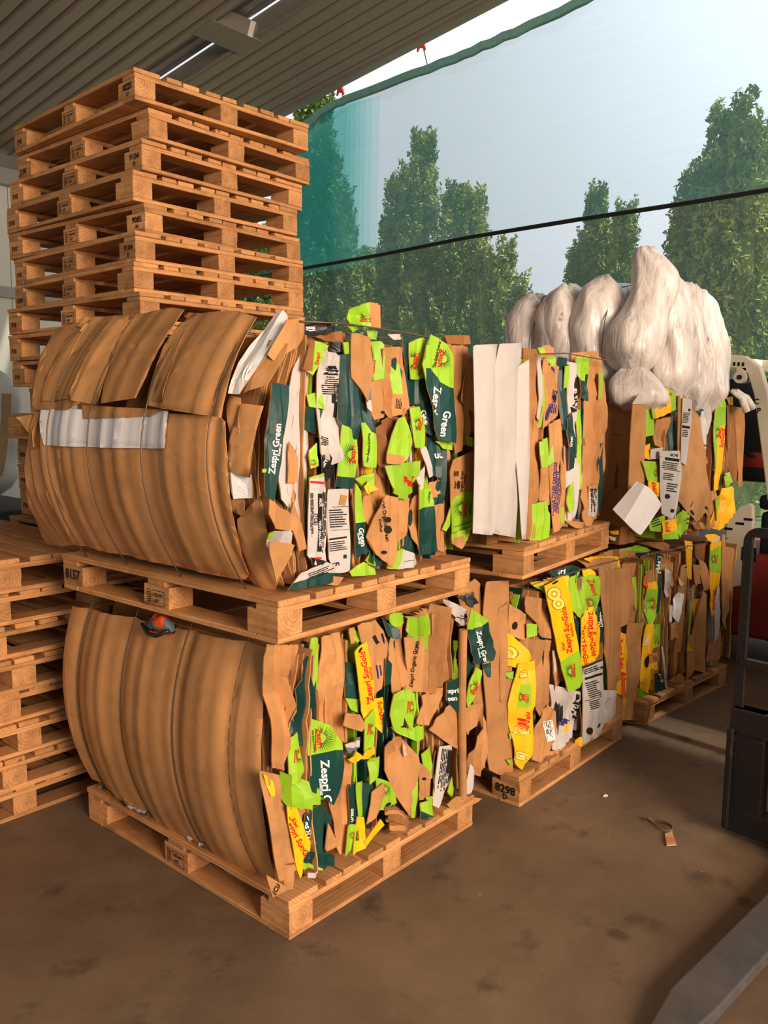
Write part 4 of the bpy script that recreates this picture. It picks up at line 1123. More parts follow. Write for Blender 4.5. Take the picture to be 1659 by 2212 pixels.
pc(RB, 'D', [(690, 600), (742, 740), (792, 830), (802, 960), (806, 1180), (728, 1172), (712, 870)], off=.01, amp=.006, paint=[('G', [(700, 868), (745, 872), (770, 935), (830, 960), (830, 1220), (700, 1220)])], deco=[('t', 'New Zealand Kiwifruit', 755, 1045, 22, -84, 'g')])
pc(RB, 'G', [(775, 312), (832, 308), (862, 360), (850, 420), (872, 570), (780, 582)], off=.004, amp=.01, deco=[('l', 792, 480, 100, 20, -84, 2, 'R')])
pc(RB, 'K', [(643, 255), (778, 282), (780, 400), (788, 500), (745, 480), (752, 730), (690, 600), (643, 562)], off=.03, amp=.004)
pc(RB, 'W', [(750, 478), (782, 490), (776, 802), (750, 772)], off=.022, deco=[('b', 763, 660, 110, 18, 90, 'ug'[0]), ('l', 764, 560, 110, 18, 90, 3, 'I')])
pc(RB, 'K', [(783, 592), (870, 568), (892, 820), (802, 852), (778, 760)], off=.018, amp=.004, deco=[('h', 856, 800, 34, 22, 0)])
pc(RB, 'J', [(878, 830), (962, 830), (940, 960), (890, 1000), (862, 1252), (828, 1090), (778, 1052), (780, 930)], off=.0, amp=.014, step=.02, name='crumpled_carton')
pc(RB, 'K', [(848, 362), (900, 350), (992, 350), (960, 450), (1002, 560), (1012, 700), (1032, 770), (1000, 802), (900, 840), (870, 540), (880, 450)], off=.016, amp=.01, paint=[('G', [(905, 440), (970, 470), (975, 675), (912, 670)])], deco=[('l', 965, 740, 70, 40, -84, 4, 'I')])
pc(RB, 'D', [(890, 450), (930, 420), (980, 520), (975, 570), (930, 500)], off=.008, amp=.008)
pc(RB, 'G', [(948, 842), (1002, 830), (992, 960), (1002, 1000), (1062, 1000), (1040, 1092), (990, 1160), (884, 1152), (890, 1080), (932, 990)], off=.024, amp=.006, paint=[('K', [(870, 1078), (1010, 1100), (1000, 1180), (870, 1170)])])
pc(RB, 'K', [(1000, 780), (1080, 750), (1040, 900), (1010, 940)], off=.02, amp=.012, deco=[('l', 1012, 850, 140, 26, -80, 2, 'g')])
pc(RB, 'D', [(985, 258), (1032, 300), (1062, 560), (1182, 560), (1202, 640), (1182, 765), (1062, 762), (1030, 735), (1008, 560)], off=.006, amp=.008)
pc(RB, 'G', [(1033, 322), (1140, 278), (1172, 380), (1192, 500), (1150, 562), (1042, 572)], off=.018, amp=.004, deco=[('s', 1062, 445, 84, -80), ('h', 1050, 322, 34, 18, -15), ('t', 'New Zealand Kiwifruit', 1140, 470, 18, -60, 'g')])
pc(RB, 'D', [(1080, 742), (1200, 742), (1216, 900), (1180, 962), (1150, 930), (1100, 840)], off=.012, amp=.012, deco=[('t', 'Gre', 1143, 832, 64, 62, 'w')])
pc(RB, 'G', [(1043, 772), (1106, 760), (1122, 850), (1142, 950), (1136, 1042), (1068, 1042), (1053, 900)], off=.028, amp=.005, deco=[('s', 1098, 880, 62, -84)])
pc(RB, 'D', [(1163, 970), (1232, 980), (1262, 1100), (1252, 1250), (1200, 1232), (1178, 1080)], off=.02, amp=.008, deco=[('t', 'en', 1240, 1105, 66, 178, 'w')])
pc(RB, 'W', [(1130, 1010), (1170, 1040), (1212, 1240), (1180, 1252), (1148, 1120)], off=.026, amp=.006)
pc(RB, 'K', [(1262, 285), (1420, 350), (1432, 480), (1484, 440), (1524, 500), (1552, 640), (1572, 820), (1500, 852), (1450, 802), (1432, 980), (1372, 1092), (1350, 1000), (1346, 660), (1306, 640), (1338, 520), (1316, 350)], off=.008, amp=.012, step=.03)
pc(RB, 'K', [(1430, 490), (1482, 440), (1526, 500), (1530, 700), (1470, 800), (1400, 720), (1420, 600)], off=.02, amp=.01, name='crumpled_carton')
pc(RB, 'J', [(1262, 270), (1460, 275), (1440, 330), (1280, 320)], off=.012, amp=.012)
pc(RB, 'G', [(1183, 262), (1292, 325), (1332, 400), (1344, 560), (1312, 640), (1352, 680), (1362, 1012), (1240, 992), (1214, 900), (1188, 765), (1208, 520), (1188, 440), (1128, 470), (1192, 370)], off=.05, amp=.006, step=.05,
   paint=[('D', [(1180, 495), (1212, 520), (1260, 590), (1312, 628), (1400, 640), (1400, 1030), (1150, 1030), (1150, 495)])], deco=[('t', 'Zespri', 1216, 722, 74, 98, 'w'), ('t', 'Green', 1280, 880, 70, 98, 'w'), ('s', 1268, 430, 92, 102), ('t', 'New Zealand Kiwifruit', 1225, 400, 20, -75, 'g')])
pc(RB, 'G', [(1228, 1000), (1355, 1008), (1352, 1062), (1280, 1052)], off=.03, amp=.006)
pc(RB, 'G', [(1430, 960), (1480, 980), (1510, 1040), (1440, 1030)], off=.02, amp=.012)
pc(RB, 'K', [(1190, 1290), (1270, 1270), (1280, 1360), (1200, 1400)], off=.016, amp=.008)
pc(RB, 'D', [(1270, 1050), (1318, 1060), (1310, 1440), (1220, 1430), (1290, 1300)], off=.004, amp=.006)
pc(RB, 'K', [(1195, 1440), (1275, 1430), (1280, 1760), (1225, 1750)], off=.008, amp=.006)
pc(RB, 'K', [(1338, 1132), (1490, 1060), (1502, 1350), (1506, 1550), (1452, 1622), (1328, 1652), (1342, 1500), (1318, 1210)], off=.024, amp=.003,
   paint=[('G', [(1320, 1432), (1352, 1385), (1410, 1355), (1470, 1350), (1520, 1362), (1520, 1700), (1300, 1700)])], deco=[('t', 'Organic Green', 1398, 1275, 24, -88, 'I'), ('t', 'Zespri', 1352, 1300, 20, -88, 'I'), ('t', 'Kiwifruit', 1418, 1260, 18, -88, 'I'), ('h', 1375, 1300, 60, 22, -88), ('l', 1360, 1220, 40, 36, -88, 5, 'I'), ('s', 1400, 1460, 82, -88), ('b', 1400, 1575, 150, 4, -20, 'g'), ('l', 1455, 1450, 110, 18, -88, 2, 'g')])
pc(RB, 'G', [(1328, 1642), (1462, 1590), (1430, 1680), (1390, 1742), (1330, 1705)], off=.03, amp=.008, paint=[('K', [(1300, 1680), (1400, 1650), (1420, 1760), (1300, 1760)])])
pc(RB, 'G', [(1270, 1610), (1330, 1400), (1340, 1540), (1290, 1620)], off=.016, amp=.006)
pc(RB, 'K', [(730, 1380), (830, 1360), (850, 1440), (810, 1500), (760, 1620), (720, 1480)], off=.006, amp=.014)
pc(RB, 'G', [(690, 1260), (780, 1210), (830, 1240), (770, 1300), (730, 1330)], off=.012, amp=.014)
pc(RB, 'Y', [(718, 1312), (772, 1258), (802, 1330), (740, 1372)], off=.022, amp=.008)
pc(RB, 'G', [(868, 1170), (962, 1160), (1112, 1130), (1092, 1180), (1062, 1300), (1012, 1402), (960, 1392), (898, 1322)], off=.018, amp=.012, step=.025, name='crumpled_carton', deco=[('t', 'Z', 1022, 1270, 110, -80, 'R')])
pc(RB, 'K', [(960, 1390), (1020, 1390), (1010, 1650), (975, 1700)], off=.006, amp=.01)
pc(RB, 'K', [(878, 1370), (960, 1392), (962, 1500), (972, 1650), (942, 1790), (920, 1872), (888, 1790), (808, 1782), (820, 1702), (738, 1660), (820, 1640), (808, 1500), (868, 1430)], off=.034, amp=.004,
   deco=[('t', 'Zespri Organic Green', 868, 1530, 36, 84, 'I'), ('t', 'Kiwifruit', 838, 1580, 26, 84, 'I'), ('h', 890, 1540, 44, 40, 10), ('h', 888, 1608, 58, 54, 60), ('h', 862, 1765, 40, 26, 0)])
pc(RB, 'W', [(345, 1250), (455, 1218), (442, 1400), (472, 1500), (468, 1842), (380, 1852), (345, 1790), (342, 1420)], off=.026, amp=.006, step=.04, name='printed_label_carton', paint=[('G', [(330, 1210), (480, 1205), (480, 1238), (330, 1262)])],
   deco=[('b', 402, 1283, 96, 16, 4, 'R'), ('b', 352, 1360, 150, 10, 90, 'R'), ('t', 'ITCE1', 390, 1540, 34, 88, 'I'), ('b', 420, 1560, 400, 30, 91, 'I'), ('t', 'PRODUCT OF NEW ZEALAND.', 420, 1560, 24, 91, 'w'), ('l', 365, 1520, 330, 22, 90, 3, 'I'), ('l', 450, 1560, 420, 26, 91, 3, 'I'), ('b', 425, 1806, 90, 14, 2, 'R')])
pc(RB, 'W', [(478, 1332), (622, 1325), (634, 1892), (520, 1905), (480, 1810), (470, 1480)], off=.02, amp=.004, step=.08, name='printed_label_carton', paint=[('D', [(626, 1300), (660, 1300), (660, 1920), (624, 1920)])],
   deco=[('b', 578, 1405, 44, 70, 12, 'K'), ('l', 545, 1530, 120, 130, -3, 8, 'I'), ('b', 560, 1450, 110, 3, -3, 'I'), ('b', 560, 1610, 120, 3, -3, 'I'), ('b', 545, 1668, 120, 12, -8, 'I'), ('l', 545, 1720, 120, 70, -8, 5, 'I'), ('b', 545, 1800, 120, 26, -8, 'g'), ('t', 'BCPI', 520, 1850, 34, -10, 'I')])
pc(RB, 'W', [(328, 1912), (470, 1832), (512, 1922), (626, 1898), (622, 1950), (470, 1955), (255, 2040), (300, 1965)], off=.036, amp=.005, paint=[('D', [(250, 2005), (460, 1905), (630, 1915), (640, 2060), (240, 2060)])], deco=[('l', 430, 1900, 180, 50, -22, 4, 'I')])
pc(RB, 'B', [(365, 1800), (470, 1830), (400, 1870), (370, 1850)], off=.032, amp=.008)
pc(RB, 'G', [(665, 1288), (702, 1350), (704, 1450), (722, 1520), (718, 1570), (742, 1762), (668, 1812), (662, 1600)], off=.022, amp=.006, paint=[('D', [(640, 1568), (760, 1545), (760, 1830), (640, 1830)])], deco=[('t', 'Green', 708, 1660, 50, 82, 'w'), ('t', 'Kiwifruit', 686, 1670, 22, 82, 'w')])
pc(RB, 'D', [(760, 1690), (862, 1792), (864, 1852), (800, 1862), (740, 1760)], off=.014, amp=.006)
pc(RB, 'G', [(720, 1820), (800, 1700), (840, 1800), (790, 1860)], off=.01, amp=.012)
pc(RB, 'D', [(970, 1560), (1080, 1400), (1110, 1790), (1000, 1780)], off=-.01, amp=.006)  # dark plate put in for the shaded hollow between cartons
pc(RB, 'D', [(1088, 1320), (1130, 1238), (1192, 1330), (1202, 1450), (1224, 1752), (1112, 1790), (1098, 1480)], off=.02, amp=.006, paint=[('G', [(1060, 1200), (1220, 1200), (1220, 1440), (1060, 1480)])], deco=[('l', 1175, 1390, 90, 16, 86, 2, 'g')])
pc(RB, 'W', [(1088, 1240), (1130, 1160), (1145, 1260), (1110, 1340)], off=.024, amp=.008)
pc(RB, 'K', [(1050, 1400), (1100, 1360), (1100, 1760), (1060, 1640)], off=.01, amp=.012)
pc(RB, 'W', [(918, 1852), (940, 1790), (992, 1738), (1002, 1790), (1082, 1778), (1112, 1850), (960, 1882), (918, 1882)], off=.03, amp=.006, paint=[('G', [(900, 1720), (1010, 1720), (985, 1830), (960, 1890), (900, 1890)])], deco=[('b', 1035, 1825, 70, 3, -10, 'I')])
pc(RB, 'G', [(630, 1900), (720, 1830), (800, 1880), (800, 1915), (640, 1930)], off=.034, amp=.01)
pc(RB, 'K', [(440, 1960), (520, 1930), (600, 1940), (580, 1990), (450, 1990)], off=.036, amp=.014, name='crumpled_carton')
pc(RB, 'K', [(62, 1400), (160, 1480), (268, 1530), (252, 1612), (110, 1602), (58, 1500)], off=.036, amp=.006)
pc(RB, 'W', [(110, 1640), (220, 1608), (262, 1720), (200, 1822), (150, 1760)], off=.04, amp=.012, step=.02, name='crumpled_paper', paint=[('G', [(100, 1620), (150, 1620), (150, 1690), (100, 1690)])])
pc(RB, 'K', [(66, 1692), (238, 1712), (190, 1852), (118, 1965)], off=.046, amp=.004)
pc(RB, 'K', [(240, 1420), (300, 1580), (325, 1740), (270, 1760), (215, 1580)], off=.012, amp=.008)
pc(RB, 'B', [(328, 200), (480, 165), (542, 210), (540, 252), (430, 262), (328, 270)], off=.004, amp=.01, deco=[('t', 'en', 355, 218, 66, -8, 'w')])
pc(RB, 'J', [(420, 265), (560, 240), (640, 250), (640, 320), (500, 310)], off=.0, amp=.012)
pc(RB, 'G', [(590, 200), (680, 195), (700, 230), (640, 250)], off=.0, amp=.008)
pc(RB, 'G', [(638, 152), (690, 72), (770, 40), (852, 58), (830, 110), (862, 220), (790, 215), (700, 205)], off=.0, amp=.012, name='crumpled_carton', paint=[('K', [(770, 30), (880, 30), (880, 240), (790, 230)])], deco=[('s', 735, 150, 60, 0)])
pc(RB, 'W', [(900, 262), (975, 258), (980, 300), (930, 300)], off=.006)
pc(RB, 'G', [(760, 235), (840, 240), (830, 300), (770, 290)], off=.0, amp=.01)

# ---------- second lower bale
rt = bale('', 'second lower cardboard bale with the long yellow kiwifruit carton on its side', (1.258, -.06, .133), .01)
b = Bale(rt, (1000, 1150, 2.5175), 23); pc = b.piece
L = b.face('L', lambda y, z: .04 - .5 * (z - .42) ** 2 + crease(y))
RC = b.face('R', lambda a, z: -.03 - .5 * max(0, .12 - a) + .01 * math.sin(z * 4))
H = .82
bow2 = lambda a, z: (.06 - .55 * (z - .42) ** 2) * math.exp(-max(0, a + .1) / .35)
b.core(-.02, .95, .12, 1.1, H - .03, lambda z: .03 - .3 * (z - .42) ** 2)
b.layers(-.08, .97, H - .03, RC.base, bow2, 44)
b.shards(RC, .05, .98, H - .04, 24, 'KKKJJYYGGDW')
pc(RC, 'K', [(10, 330), (110, 260), (150, 290), (120, 600), (130, 900), (150, 1290), (110, 1300), (80, 800)], off=-.01, amp=.008, name='wrapping_sheet')
pc(RC, 'K', [(165, 275), (283, 268), (276, 420), (258, 700), (244, 900), (250, 1150), (282, 1330), (215, 1325), (165, 1300), (158, 900), (128, 600)], off=.012, amp=.004, step=.05, name='wrapping_sheet')
pc(RC, 'K', [(240, 420), (288, 380), (250, 880), (232, 930)], off=.02, amp=.003)
pc(RC, 'K', [(282, 395), (362, 450), (357, 592), (283, 562)], off=.012, amp=.006, deco=[('h', 347, 520, 46, 18, -85)])
pc(RC, 'K', [(368, 350), (470, 368), (502, 580), (430, 572), (398, 480), (366, 440)], off=.014, amp=.01, name='crumpled_carton')
pc(RC, 'G', [(362, 500), (402, 500), (405, 560), (365, 580)], off=.018)
pc(RC, 'Y', [(270, 545), (332, 600), (392, 690), (312, 742), (248, 722), (254, 620)], off=.018, amp=.006, deco=[('k', 300, 665, 38)])
pc(RC, 'G', [(245, 770), (300, 760), (302, 805), (270, 800)], off=.016, amp=.01)
pc(RC, 'Y', [(318, 720), (392, 700), (397, 800), (382, 950), (372, 1150), (386, 1182), (330, 1295), (288, 1240), (298, 1130), (308, 960), (268, 942), (298, 840)], off=.024, amp=.008, step=.03,
   paint=[('G', [(330, 832), (378, 828), (376, 950), (306, 962)])], deco=[('s', 352, 905, 30, -86), ('k', 330, 1085, 26), ('k', 352, 775, 30), ('k', 330, 1220, 26), ('t', 'SunGold', 350, 1030, 30, -80, 'R')])
pc(RC, 'G', [(278, 1100), (310, 1098), (312, 1128), (280, 1130)], off=.03)
pc(RC, 'G', [(262, 1245), (310, 1228), (322, 1270), (275, 1272)], off=.03, amp=.01)
pc(RC, 'K', [(358, 580), (482, 588), (512, 800), (502, 900), (420, 1002), (388, 900), (428, 800), (400, 690)], off=.016, amp=.008, name='crumpled_carton')
pc(RC, 'K', [(398, 1080), (460, 938), (517, 980), (512, 1130), (430, 1255), (388, 1240)], off=.024, amp=.006, deco=[('b', 470, 1078, 48, 112, -12, 'w'), ('l', 470, 1078, 100, 40, 78, 7, 'I')])
pc(RC, 'W', [(485, 645), (508, 640), (506, 760), (494, 765)], off=.02)
pc(RC, 'K', [(470, 350), (540, 560), (560, 800), (500, 860), (480, 600)], off=.004, amp=.01)
pc(RC, 'Y', [(370, 275), (500, 245), (575, 235), (565, 310), (440, 330)], off=.004, amp=.012, paint=[('G', [(400, 290), (455, 280), (455, 340), (400, 340)])])
pc(RC, 'D', [(470, 218), (600, 180), (645, 200), (642, 235), (580, 325), (500, 250)], off=.0, amp=.01, deco=[('t', 'pri', 535, 212, 44, 6, 'w')])
pc(RC, 'G', [(580, 262), (642, 208), (740, 242), (742, 345), (702, 470), (640, 472), (628, 335), (590, 420), (575, 330)], off=.012, amp=.01, deco=[('s', 692, 385, 46, 68), ('t', 'Zespri', 710, 300, 34, 80, 'R')])
pc(RC, 'Y', [(642, 205), (700, 200), (720, 230), (660, 240)], off=.02)
pc(RC, 'D', [(588, 430), (642, 520), (668, 705), (630, 712)], off=.014, amp=.006)
pc(RC, 'Y', [(640, 470), (702, 398), (742, 520), (742, 662), (684, 672), (672, 800), (648, 800), (640, 560)], off=.022, amp=.006, deco=[('t', 'Zespri SunGold', 700, 550, 38, 85, 'R'), ('t', 'Zespri SunGold', 662, 620, 36, 85, 'R'), ('t', 'Kiwifruit', 684, 540, 18, 85, 'R')])
pc(RC, 'D', [(735, 400), (778, 450), (772, 580), (735, 610)], off=.014, deco=[('t', 'Zespri', 756, 470, 34, 88, 'w'), ('t', 'Green', 738, 500, 30, 88, 'w')])
pc(RC, 'Y', [(443, 292), (512, 255), (546, 240), (582, 330), (608, 560), (652, 800), (637, 842), (578, 872), (538, 740), (488, 500)], off=.04, amp=.003, step=.08, name='long_carton', paint=[('G', [(530, 702), (640, 632), (680, 800), (640, 880), (540, 900)])],
   deco=[('h', 503, 272, 40, 12, -30), ('k', 497, 335, 40), ('k', 520, 388, 36), ('t', 'Zespri SunGold', 566, 530, 40, -98, 'R'), ('t', 'Kiwifruit', 594, 530, 20, -98, 'R'), ('t', 'Kiwi', 547, 620, 24, -98, 'R'), ('s', 590, 755, 52, -98)])
pc(RC, 'W', [(498, 832), (560, 850), (642, 868), (646, 1060), (562, 1172), (500, 1190), (540, 1030)], off=.018, amp=.012, step=.016, name='paper_stack', deco=[('l', 618, 980, 200, 40, 96, 6, 'I'), ('b', 625, 960, 190, 10, 96, 'I'), ('b', 560, 1060, 60, 12, -70, 'Y'), ('b', 540, 1030, 40, 30, -70, 'p')])
pc(RC, 'B', [(505, 900), (560, 950), (540, 1120), (515, 1100)], off=.008, amp=.008)
pc(RC, 'D', [(640, 860), (672, 900), (650, 1160), (636, 1160)], off=.02)
pc(RC, 'W', [(652, 732), (762, 688), (764, 1050), (740, 1112), (652, 1152), (660, 900)], off=.034, amp=.003, step=.06, name='printed_label_carton', paint=[('D', [(640, 725), (765, 660), (770, 692), (650, 745)])],
   deco=[('b', 712, 782, 100, 12, -18, 'I'), ('t', 'BCPI', 742, 738, 20, 165, 'I'), ('l', 705, 745, 100, 30, -20, 3, 'I'), ('l', 715, 850, 80, 90, -16, 8, 'I'), ('b', 708, 905, 95, 3, -16, 'I'), ('l', 722, 935, 60, 50, -16, 5, 'I'), ('h', 690, 1080, 34, 40, 0), ('b', 742, 1050, 26, 8, -60, 'I')])
pc(RC, 'Y', [(612, 1130), (640, 1110), (640, 1160), (608, 1166)], off=.03)
pc(RC, 'K', [(735, 195), (852, 210), (857, 540), (848, 700), (845, 860), (792, 872), (772, 600)], off=.018, amp=.004, name='box_side')
pc(RC, 'K', [(850, 205), (900, 185), (932, 190), (937, 480), (852, 525)], off=.026, amp=.003, name='box_side', tilt=.05)
pc(RC, 'K', [(700, 160), (840, 140), (900, 190), (850, 215), (740, 215)], off=.0, amp=.008)
pc(RC, 'Y', [(640, 140), (830, 130), (845, 200), (760, 190)], off=-.04, amp=.008)
pc(RC, 'W', [(758, 862), (832, 858), (842, 990), (800, 1072), (748, 1062)], off=.03, amp=.01, step=.018, name='paper_stack')
pc(RC, 'Y', [(850, 540), (892, 555), (892, 860), (870, 885), (818, 872), (848, 700)], off=.012, amp=.008, deco=[('t', 'Zespri SunGold', 862, 690, 36, 86, 'R')])
pc(RC, 'O', [(868, 780), (884, 780), (880, 890), (862, 900)], off=.018)
pc(RC, 'K', [(800, 880), (870, 890), (860, 1060), (790, 1070)], off=.01, amp=.006)
pc(RC, 'K', [(470, 1200), (560, 1170), (640, 1165), (600, 1195), (480, 1230)], off=.02, amp=.008, name='torn_carton')
b.wire([(.02, -.012, H + .005), (.5, -.02, H + .012), (.95, -.01, H)])
for sx in (.12, .45, .78): b.wire([(sx - bow2(sx, z), -RC.base(sx, z) - .004 + .04, z) for z in [i * H / 10 for i in range(11)]])

# ---------- second upper bale (white sheets)
rt = bale('', 'upper cardboard bale with thick curved white sheets at its near end', (1.204, -.079, 1.124), .119)
b = Bale(rt, (1000, 700, 2.5175), 24); pc = b.piece
RD = b.face('R', lambda a, z: -.05 + .008 * math.sin(z * 4))
H = .78
bow3 = lambda a, z: (.05 - .5 * (z - .38) ** 2) * math.exp(-max(0, a + .05) / .5)
b.core(-.06, .95, .12, 1.1, H - .03, lambda z: .03 - .3 * (z - .4) ** 2)
b.layers(.0, .97, H - .02, RD.base, bow3, 46, 'KKKKKJJGWDK')
b.shards(RD, .3, .98, H - .02, 26, 'KKKKJJGGDW')
pc(RD, 'W', [(88, 120), (95, 112), (140, 118), (214, 108), (192, 300), (160, 700), (166, 1020), (178, 1148), (120, 1145), (78, 1140), (86, 1000)], off=.012, amp=.009, step=.06, smooth=True, curl=-.12, name='white_sheet', back='W')
pc(RD, 'W', [(212, 108), (345, 102), (352, 120), (332, 300), (318, 700), (326, 1000), (334, 1165), (250, 1155), (180, 1140), (162, 900), (168, 600), (190, 320)], off=.02, amp=.011, step=.05, smooth=True, curl=-.12, name='white_sheet', back='W')
pc(RD, 'W', [(318, 230), (360, 190), (346, 600), (352, 900), (362, 1170), (322, 1172), (306, 700)], off=.028, amp=.003, smooth=True, curl=-.12, name='white_sheet', back='W')
pc(RD, 'K', [(350, 130), (412, 148), (402, 500), (416, 1100), (372, 1180), (345, 1150), (350, 600)], off=.004, amp=.008, step=.012)
pc(RD, 'W', [(404, 160), (428, 168), (415, 530), (404, 510)], off=.012)
pc(RD, 'G', [(404, 130), (436, 122), (436, 158), (408, 160)], off=.014, amp=.012)
pc(RD, 'K', [(430, 150), (470, 112), (535, 150), (500, 190), (440, 180)], off=.012, amp=.008)
pc(RD, 'G', [(428, 280), (446, 270), (440, 560), (418, 565)], off=.01)
pc(RD, 'K', [(450, 190), (500, 220), (530, 232), (522, 500), (480, 525), (446, 570)], off=.016, amp=.008, step=.02, deco=[('b', 485, 240, 60, 7, 60, 'p'), ('l', 500, 410, 150, 40, -80, 4, 'p'), ('h', 500, 400, 22, 36, 0), ('b', 462, 480, 90, 6, -76, 'p')])
pc(RD, 'G', [(460, 180), (490, 175), (500, 220), (470, 240)], off=.022, amp=.012)
pc(RD, 'G', [(416, 640), (460, 615), (484, 640), (482, 720), (460, 780), (416, 782)], off=.016, amp=.01)
pc(RD, 'K', [(416, 780), (462, 780), (470, 980), (430, 990)], off=.012, amp=.006)
pc(RD, 'G', [(398, 980), (452, 960), (492, 1100), (462, 1175), (388, 1178)], off=.02, amp=.01, paint=[('G', [(388, 980), (500, 980), (500, 1180), (388, 1180)])])
pc(RD, 'K', [(470, 545), (532, 515), (530, 900), (526, 1120), (490, 1140), (476, 900)], off=.022, amp=.004, deco=[('t', 'COLOUR TONER CARTRIDGE', 496, 900, 22, -86, 'p'), ('t', 'FARBTONERKASSETTE', 512, 910, 22, -86, 'p'), ('t', 'CARTOUCHE DE TONER', 524, 930, 18, -86, 'p')])
pc(RD, 'K', [(530, 640), (562, 680), (560, 1070), (530, 1120)], off=.01, amp=.006)
pc(RD, 'G', [(530, 1000), (552, 990), (552, 1080), (528, 1090)], off=.02)
pc(RD, 'u', [(528, 250), (550, 255), (545, 560), (530, 540)], off=.012)
pc(RD, 'D', [(522, 180), (577, 188), (566, 480), (560, 575), (538, 575), (548, 400), (524, 300)], off=.01, amp=.006)
pc(RD, 'G', [(558, 230), (576, 220), (580, 330), (560, 350)], off=.02, amp=.01)
pc(RD, 'W', [(575, 200), (600, 230), (632, 220), (628, 500), (612, 612), (590, 602), (575, 420)], off=.016, amp=.008, deco=[('b', 612, 320, 60, 12, 94, 'I'), ('l', 612, 430, 130, 22, 94, 4, 'I')])
pc(RD, 'D', [(570, 520), (600, 480), (602, 780), (580, 800)], off=.024, deco=[('t', 'Green', 590, 640, 22, -88, 'w')])
pc(RD, 'W', [(562, 660), (590, 690), (634, 760), (632, 1000), (602, 1082), (570, 1065)], off=.018, amp=.008)
pc(RD, 'G', [(572, 900), (600, 860), (606, 1000), (580, 1030)], off=.028, amp=.008)
pc(RD, 'D', [(596, 620), (624, 610), (622, 700), (600, 720)], off=.028, amp=.004)
pc(RD, 'G', [(624, 180), (660, 170), (692, 240), (690, 320), (640, 300)], off=.016, amp=.014)
pc(RD, 'G', [(626, 460), (644, 470), (640, 900), (628, 900)], off=.014)
pc(RD, 'K', [(648, 160), (742, 148), (764, 190), (792, 400), (818, 560), (800, 700), (762, 1020), (692, 1105), (660, 1100), (680, 700), (640, 420), (670, 300)], off=.008, amp=.014, step=.018, ang=-4, name='crumpled_carton')
pc(RD, 'K', [(590, 1070), (690, 1085), (680, 1115), (620, 1110)], off=.03, amp=.003)
pc(RD, 'G', [(738, 262), (762, 268), (757, 402), (740, 410)], off=.028)
pc(RD, 'D', [(650, 300), (690, 270), (680, 420), (655, 400)], off=.018, amp=.012)
pc(RD, 'W', [(694, 880), (735, 870), (730, 1045), (690, 1050)], off=.022, deco=[('b', 712, 1042, 36, 14, -5, 'R'), ('l', 712, 960, 130, 30, 90, 4, 'I')], paint=[('K', [(690, 860), (740, 860), (740, 905), (690, 910)])])
pc(RD, 'D', [(744, 660), (760, 640), (752, 1030), (738, 1040)], off=.02)
b.wire([(-.02, -.03, H - .02), (.3, -.02, H + .004), (.95, -.02, H)])

# ---------- farthest lower bale
rt = bale('', 'farthest lower cardboard bale of dull brown strips beside the forklift', (2.501, -.067, .133), -.079)
b = Bale(rt, (1260, 1080, 4.158), 25); pc = b.piece
RE = b.face('R', lambda a, z: -.085 + .07 * a + .008 * math.sin(z * 4 + a * 3))
H = .78
bow4 = lambda a, z: 0.01
b.core(.0, 1.1, .16, 1.1, H - .03, lambda z: .02)
b.layers(-.04, 1.12, H - .02, RE.base, bow4, 58, 'KKKKKJJJJGWY', dw=.022)
b.shards(RE, .0, 1.08, H - .04, 40, 'KKKKJJJJJGYDW')
pc(RE, 'K', [(360, 580), (480, 560), (530, 600), (560, 900), (552, 1100), (490, 1220), (430, 1110), (440, 900), (380, 700)], off=.0, amp=.012)
pc(RE, 'G', [(455, 700), (500, 690), (490, 980), (460, 990)], off=.006, amp=.006)
pc(RE, 'K', [(430, 1110), (478, 1115), (490, 1230), (560, 1100), (552, 1300), (505, 1420), (510, 2010), (400, 2000), (360, 1985), (420, 1960), (430, 1500)], off=.03, amp=.004, deco=[('h', 420, 1988, 90, 18, 4)])
pc(RE, 'Y', [(322, 1960), (350, 1800), (415, 1740), (405, 1960), (350, 1975)], off=.022, paint=[('G', [(372, 1860), (420, 1840), (420, 1975), (355, 1975)])])
pc(RE, 'D', [(655, 480), (702, 490), (690, 820), (680, 1010), (660, 1020)], off=.012, deco=[('t', 'Green', 678, 580, 60, 92, 'w')])
pc(RE, 'K', [(560, 640), (672, 625), (660, 760), (570, 745)], off=.01, amp=.004, name='box_side')
pc(RE, 'O', [(565, 680), (598, 700), (600, 790), (560, 770)], off=.018)
pc(RE, 'G', [(595, 745), (662, 735), (664, 790), (684, 850), (660, 1060), (630, 1110), (590, 1130), (580, 1000)], off=.016, amp=.006, paint=[('Y', [(590, 730), (670, 730), (662, 800), (592, 800)])], deco=[('s', 625, 930, 70, -80)])
pc(RE, 'Y', [(572, 1120), (632, 1110), (620, 1350), (600, 1600), (585, 1740), (505, 1690), (505, 1600), (560, 1400)], off=.02, amp=.006, deco=[('t', 'Gold', 590, 1420, 44, 92, 'R'), ('t', 'JUMBO', 578, 1260, 30, -88, 'w'), ('k', 530, 1630, 36), ('h', 578, 1450, 120, 30, 96)])
pc(RE, 'G', [(510, 1690), (582, 1700), (575, 1780), (562, 1980), (518, 1975)], off=.024, amp=.004, deco=[('h', 545, 1850, 90, 26, -80)])
pc(RE, 'G', [(630, 1130), (700, 1120), (705, 1300), (650, 1340), (625, 1300)], off=.012, amp=.012)
pc(RE, 'K', [(620, 1340), (700, 1300), (690, 1560), (630, 1720), (590, 1700)], off=.008, amp=.01, paint=[('Y', [(585, 1540), (650, 1520), (640, 1720), (585, 1720)])], deco=[('k', 600, 1600, 30)])
pc(RE, 'Y', [(625, 1470), (680, 1455), (660, 1530), (620, 1520)], off=.022)
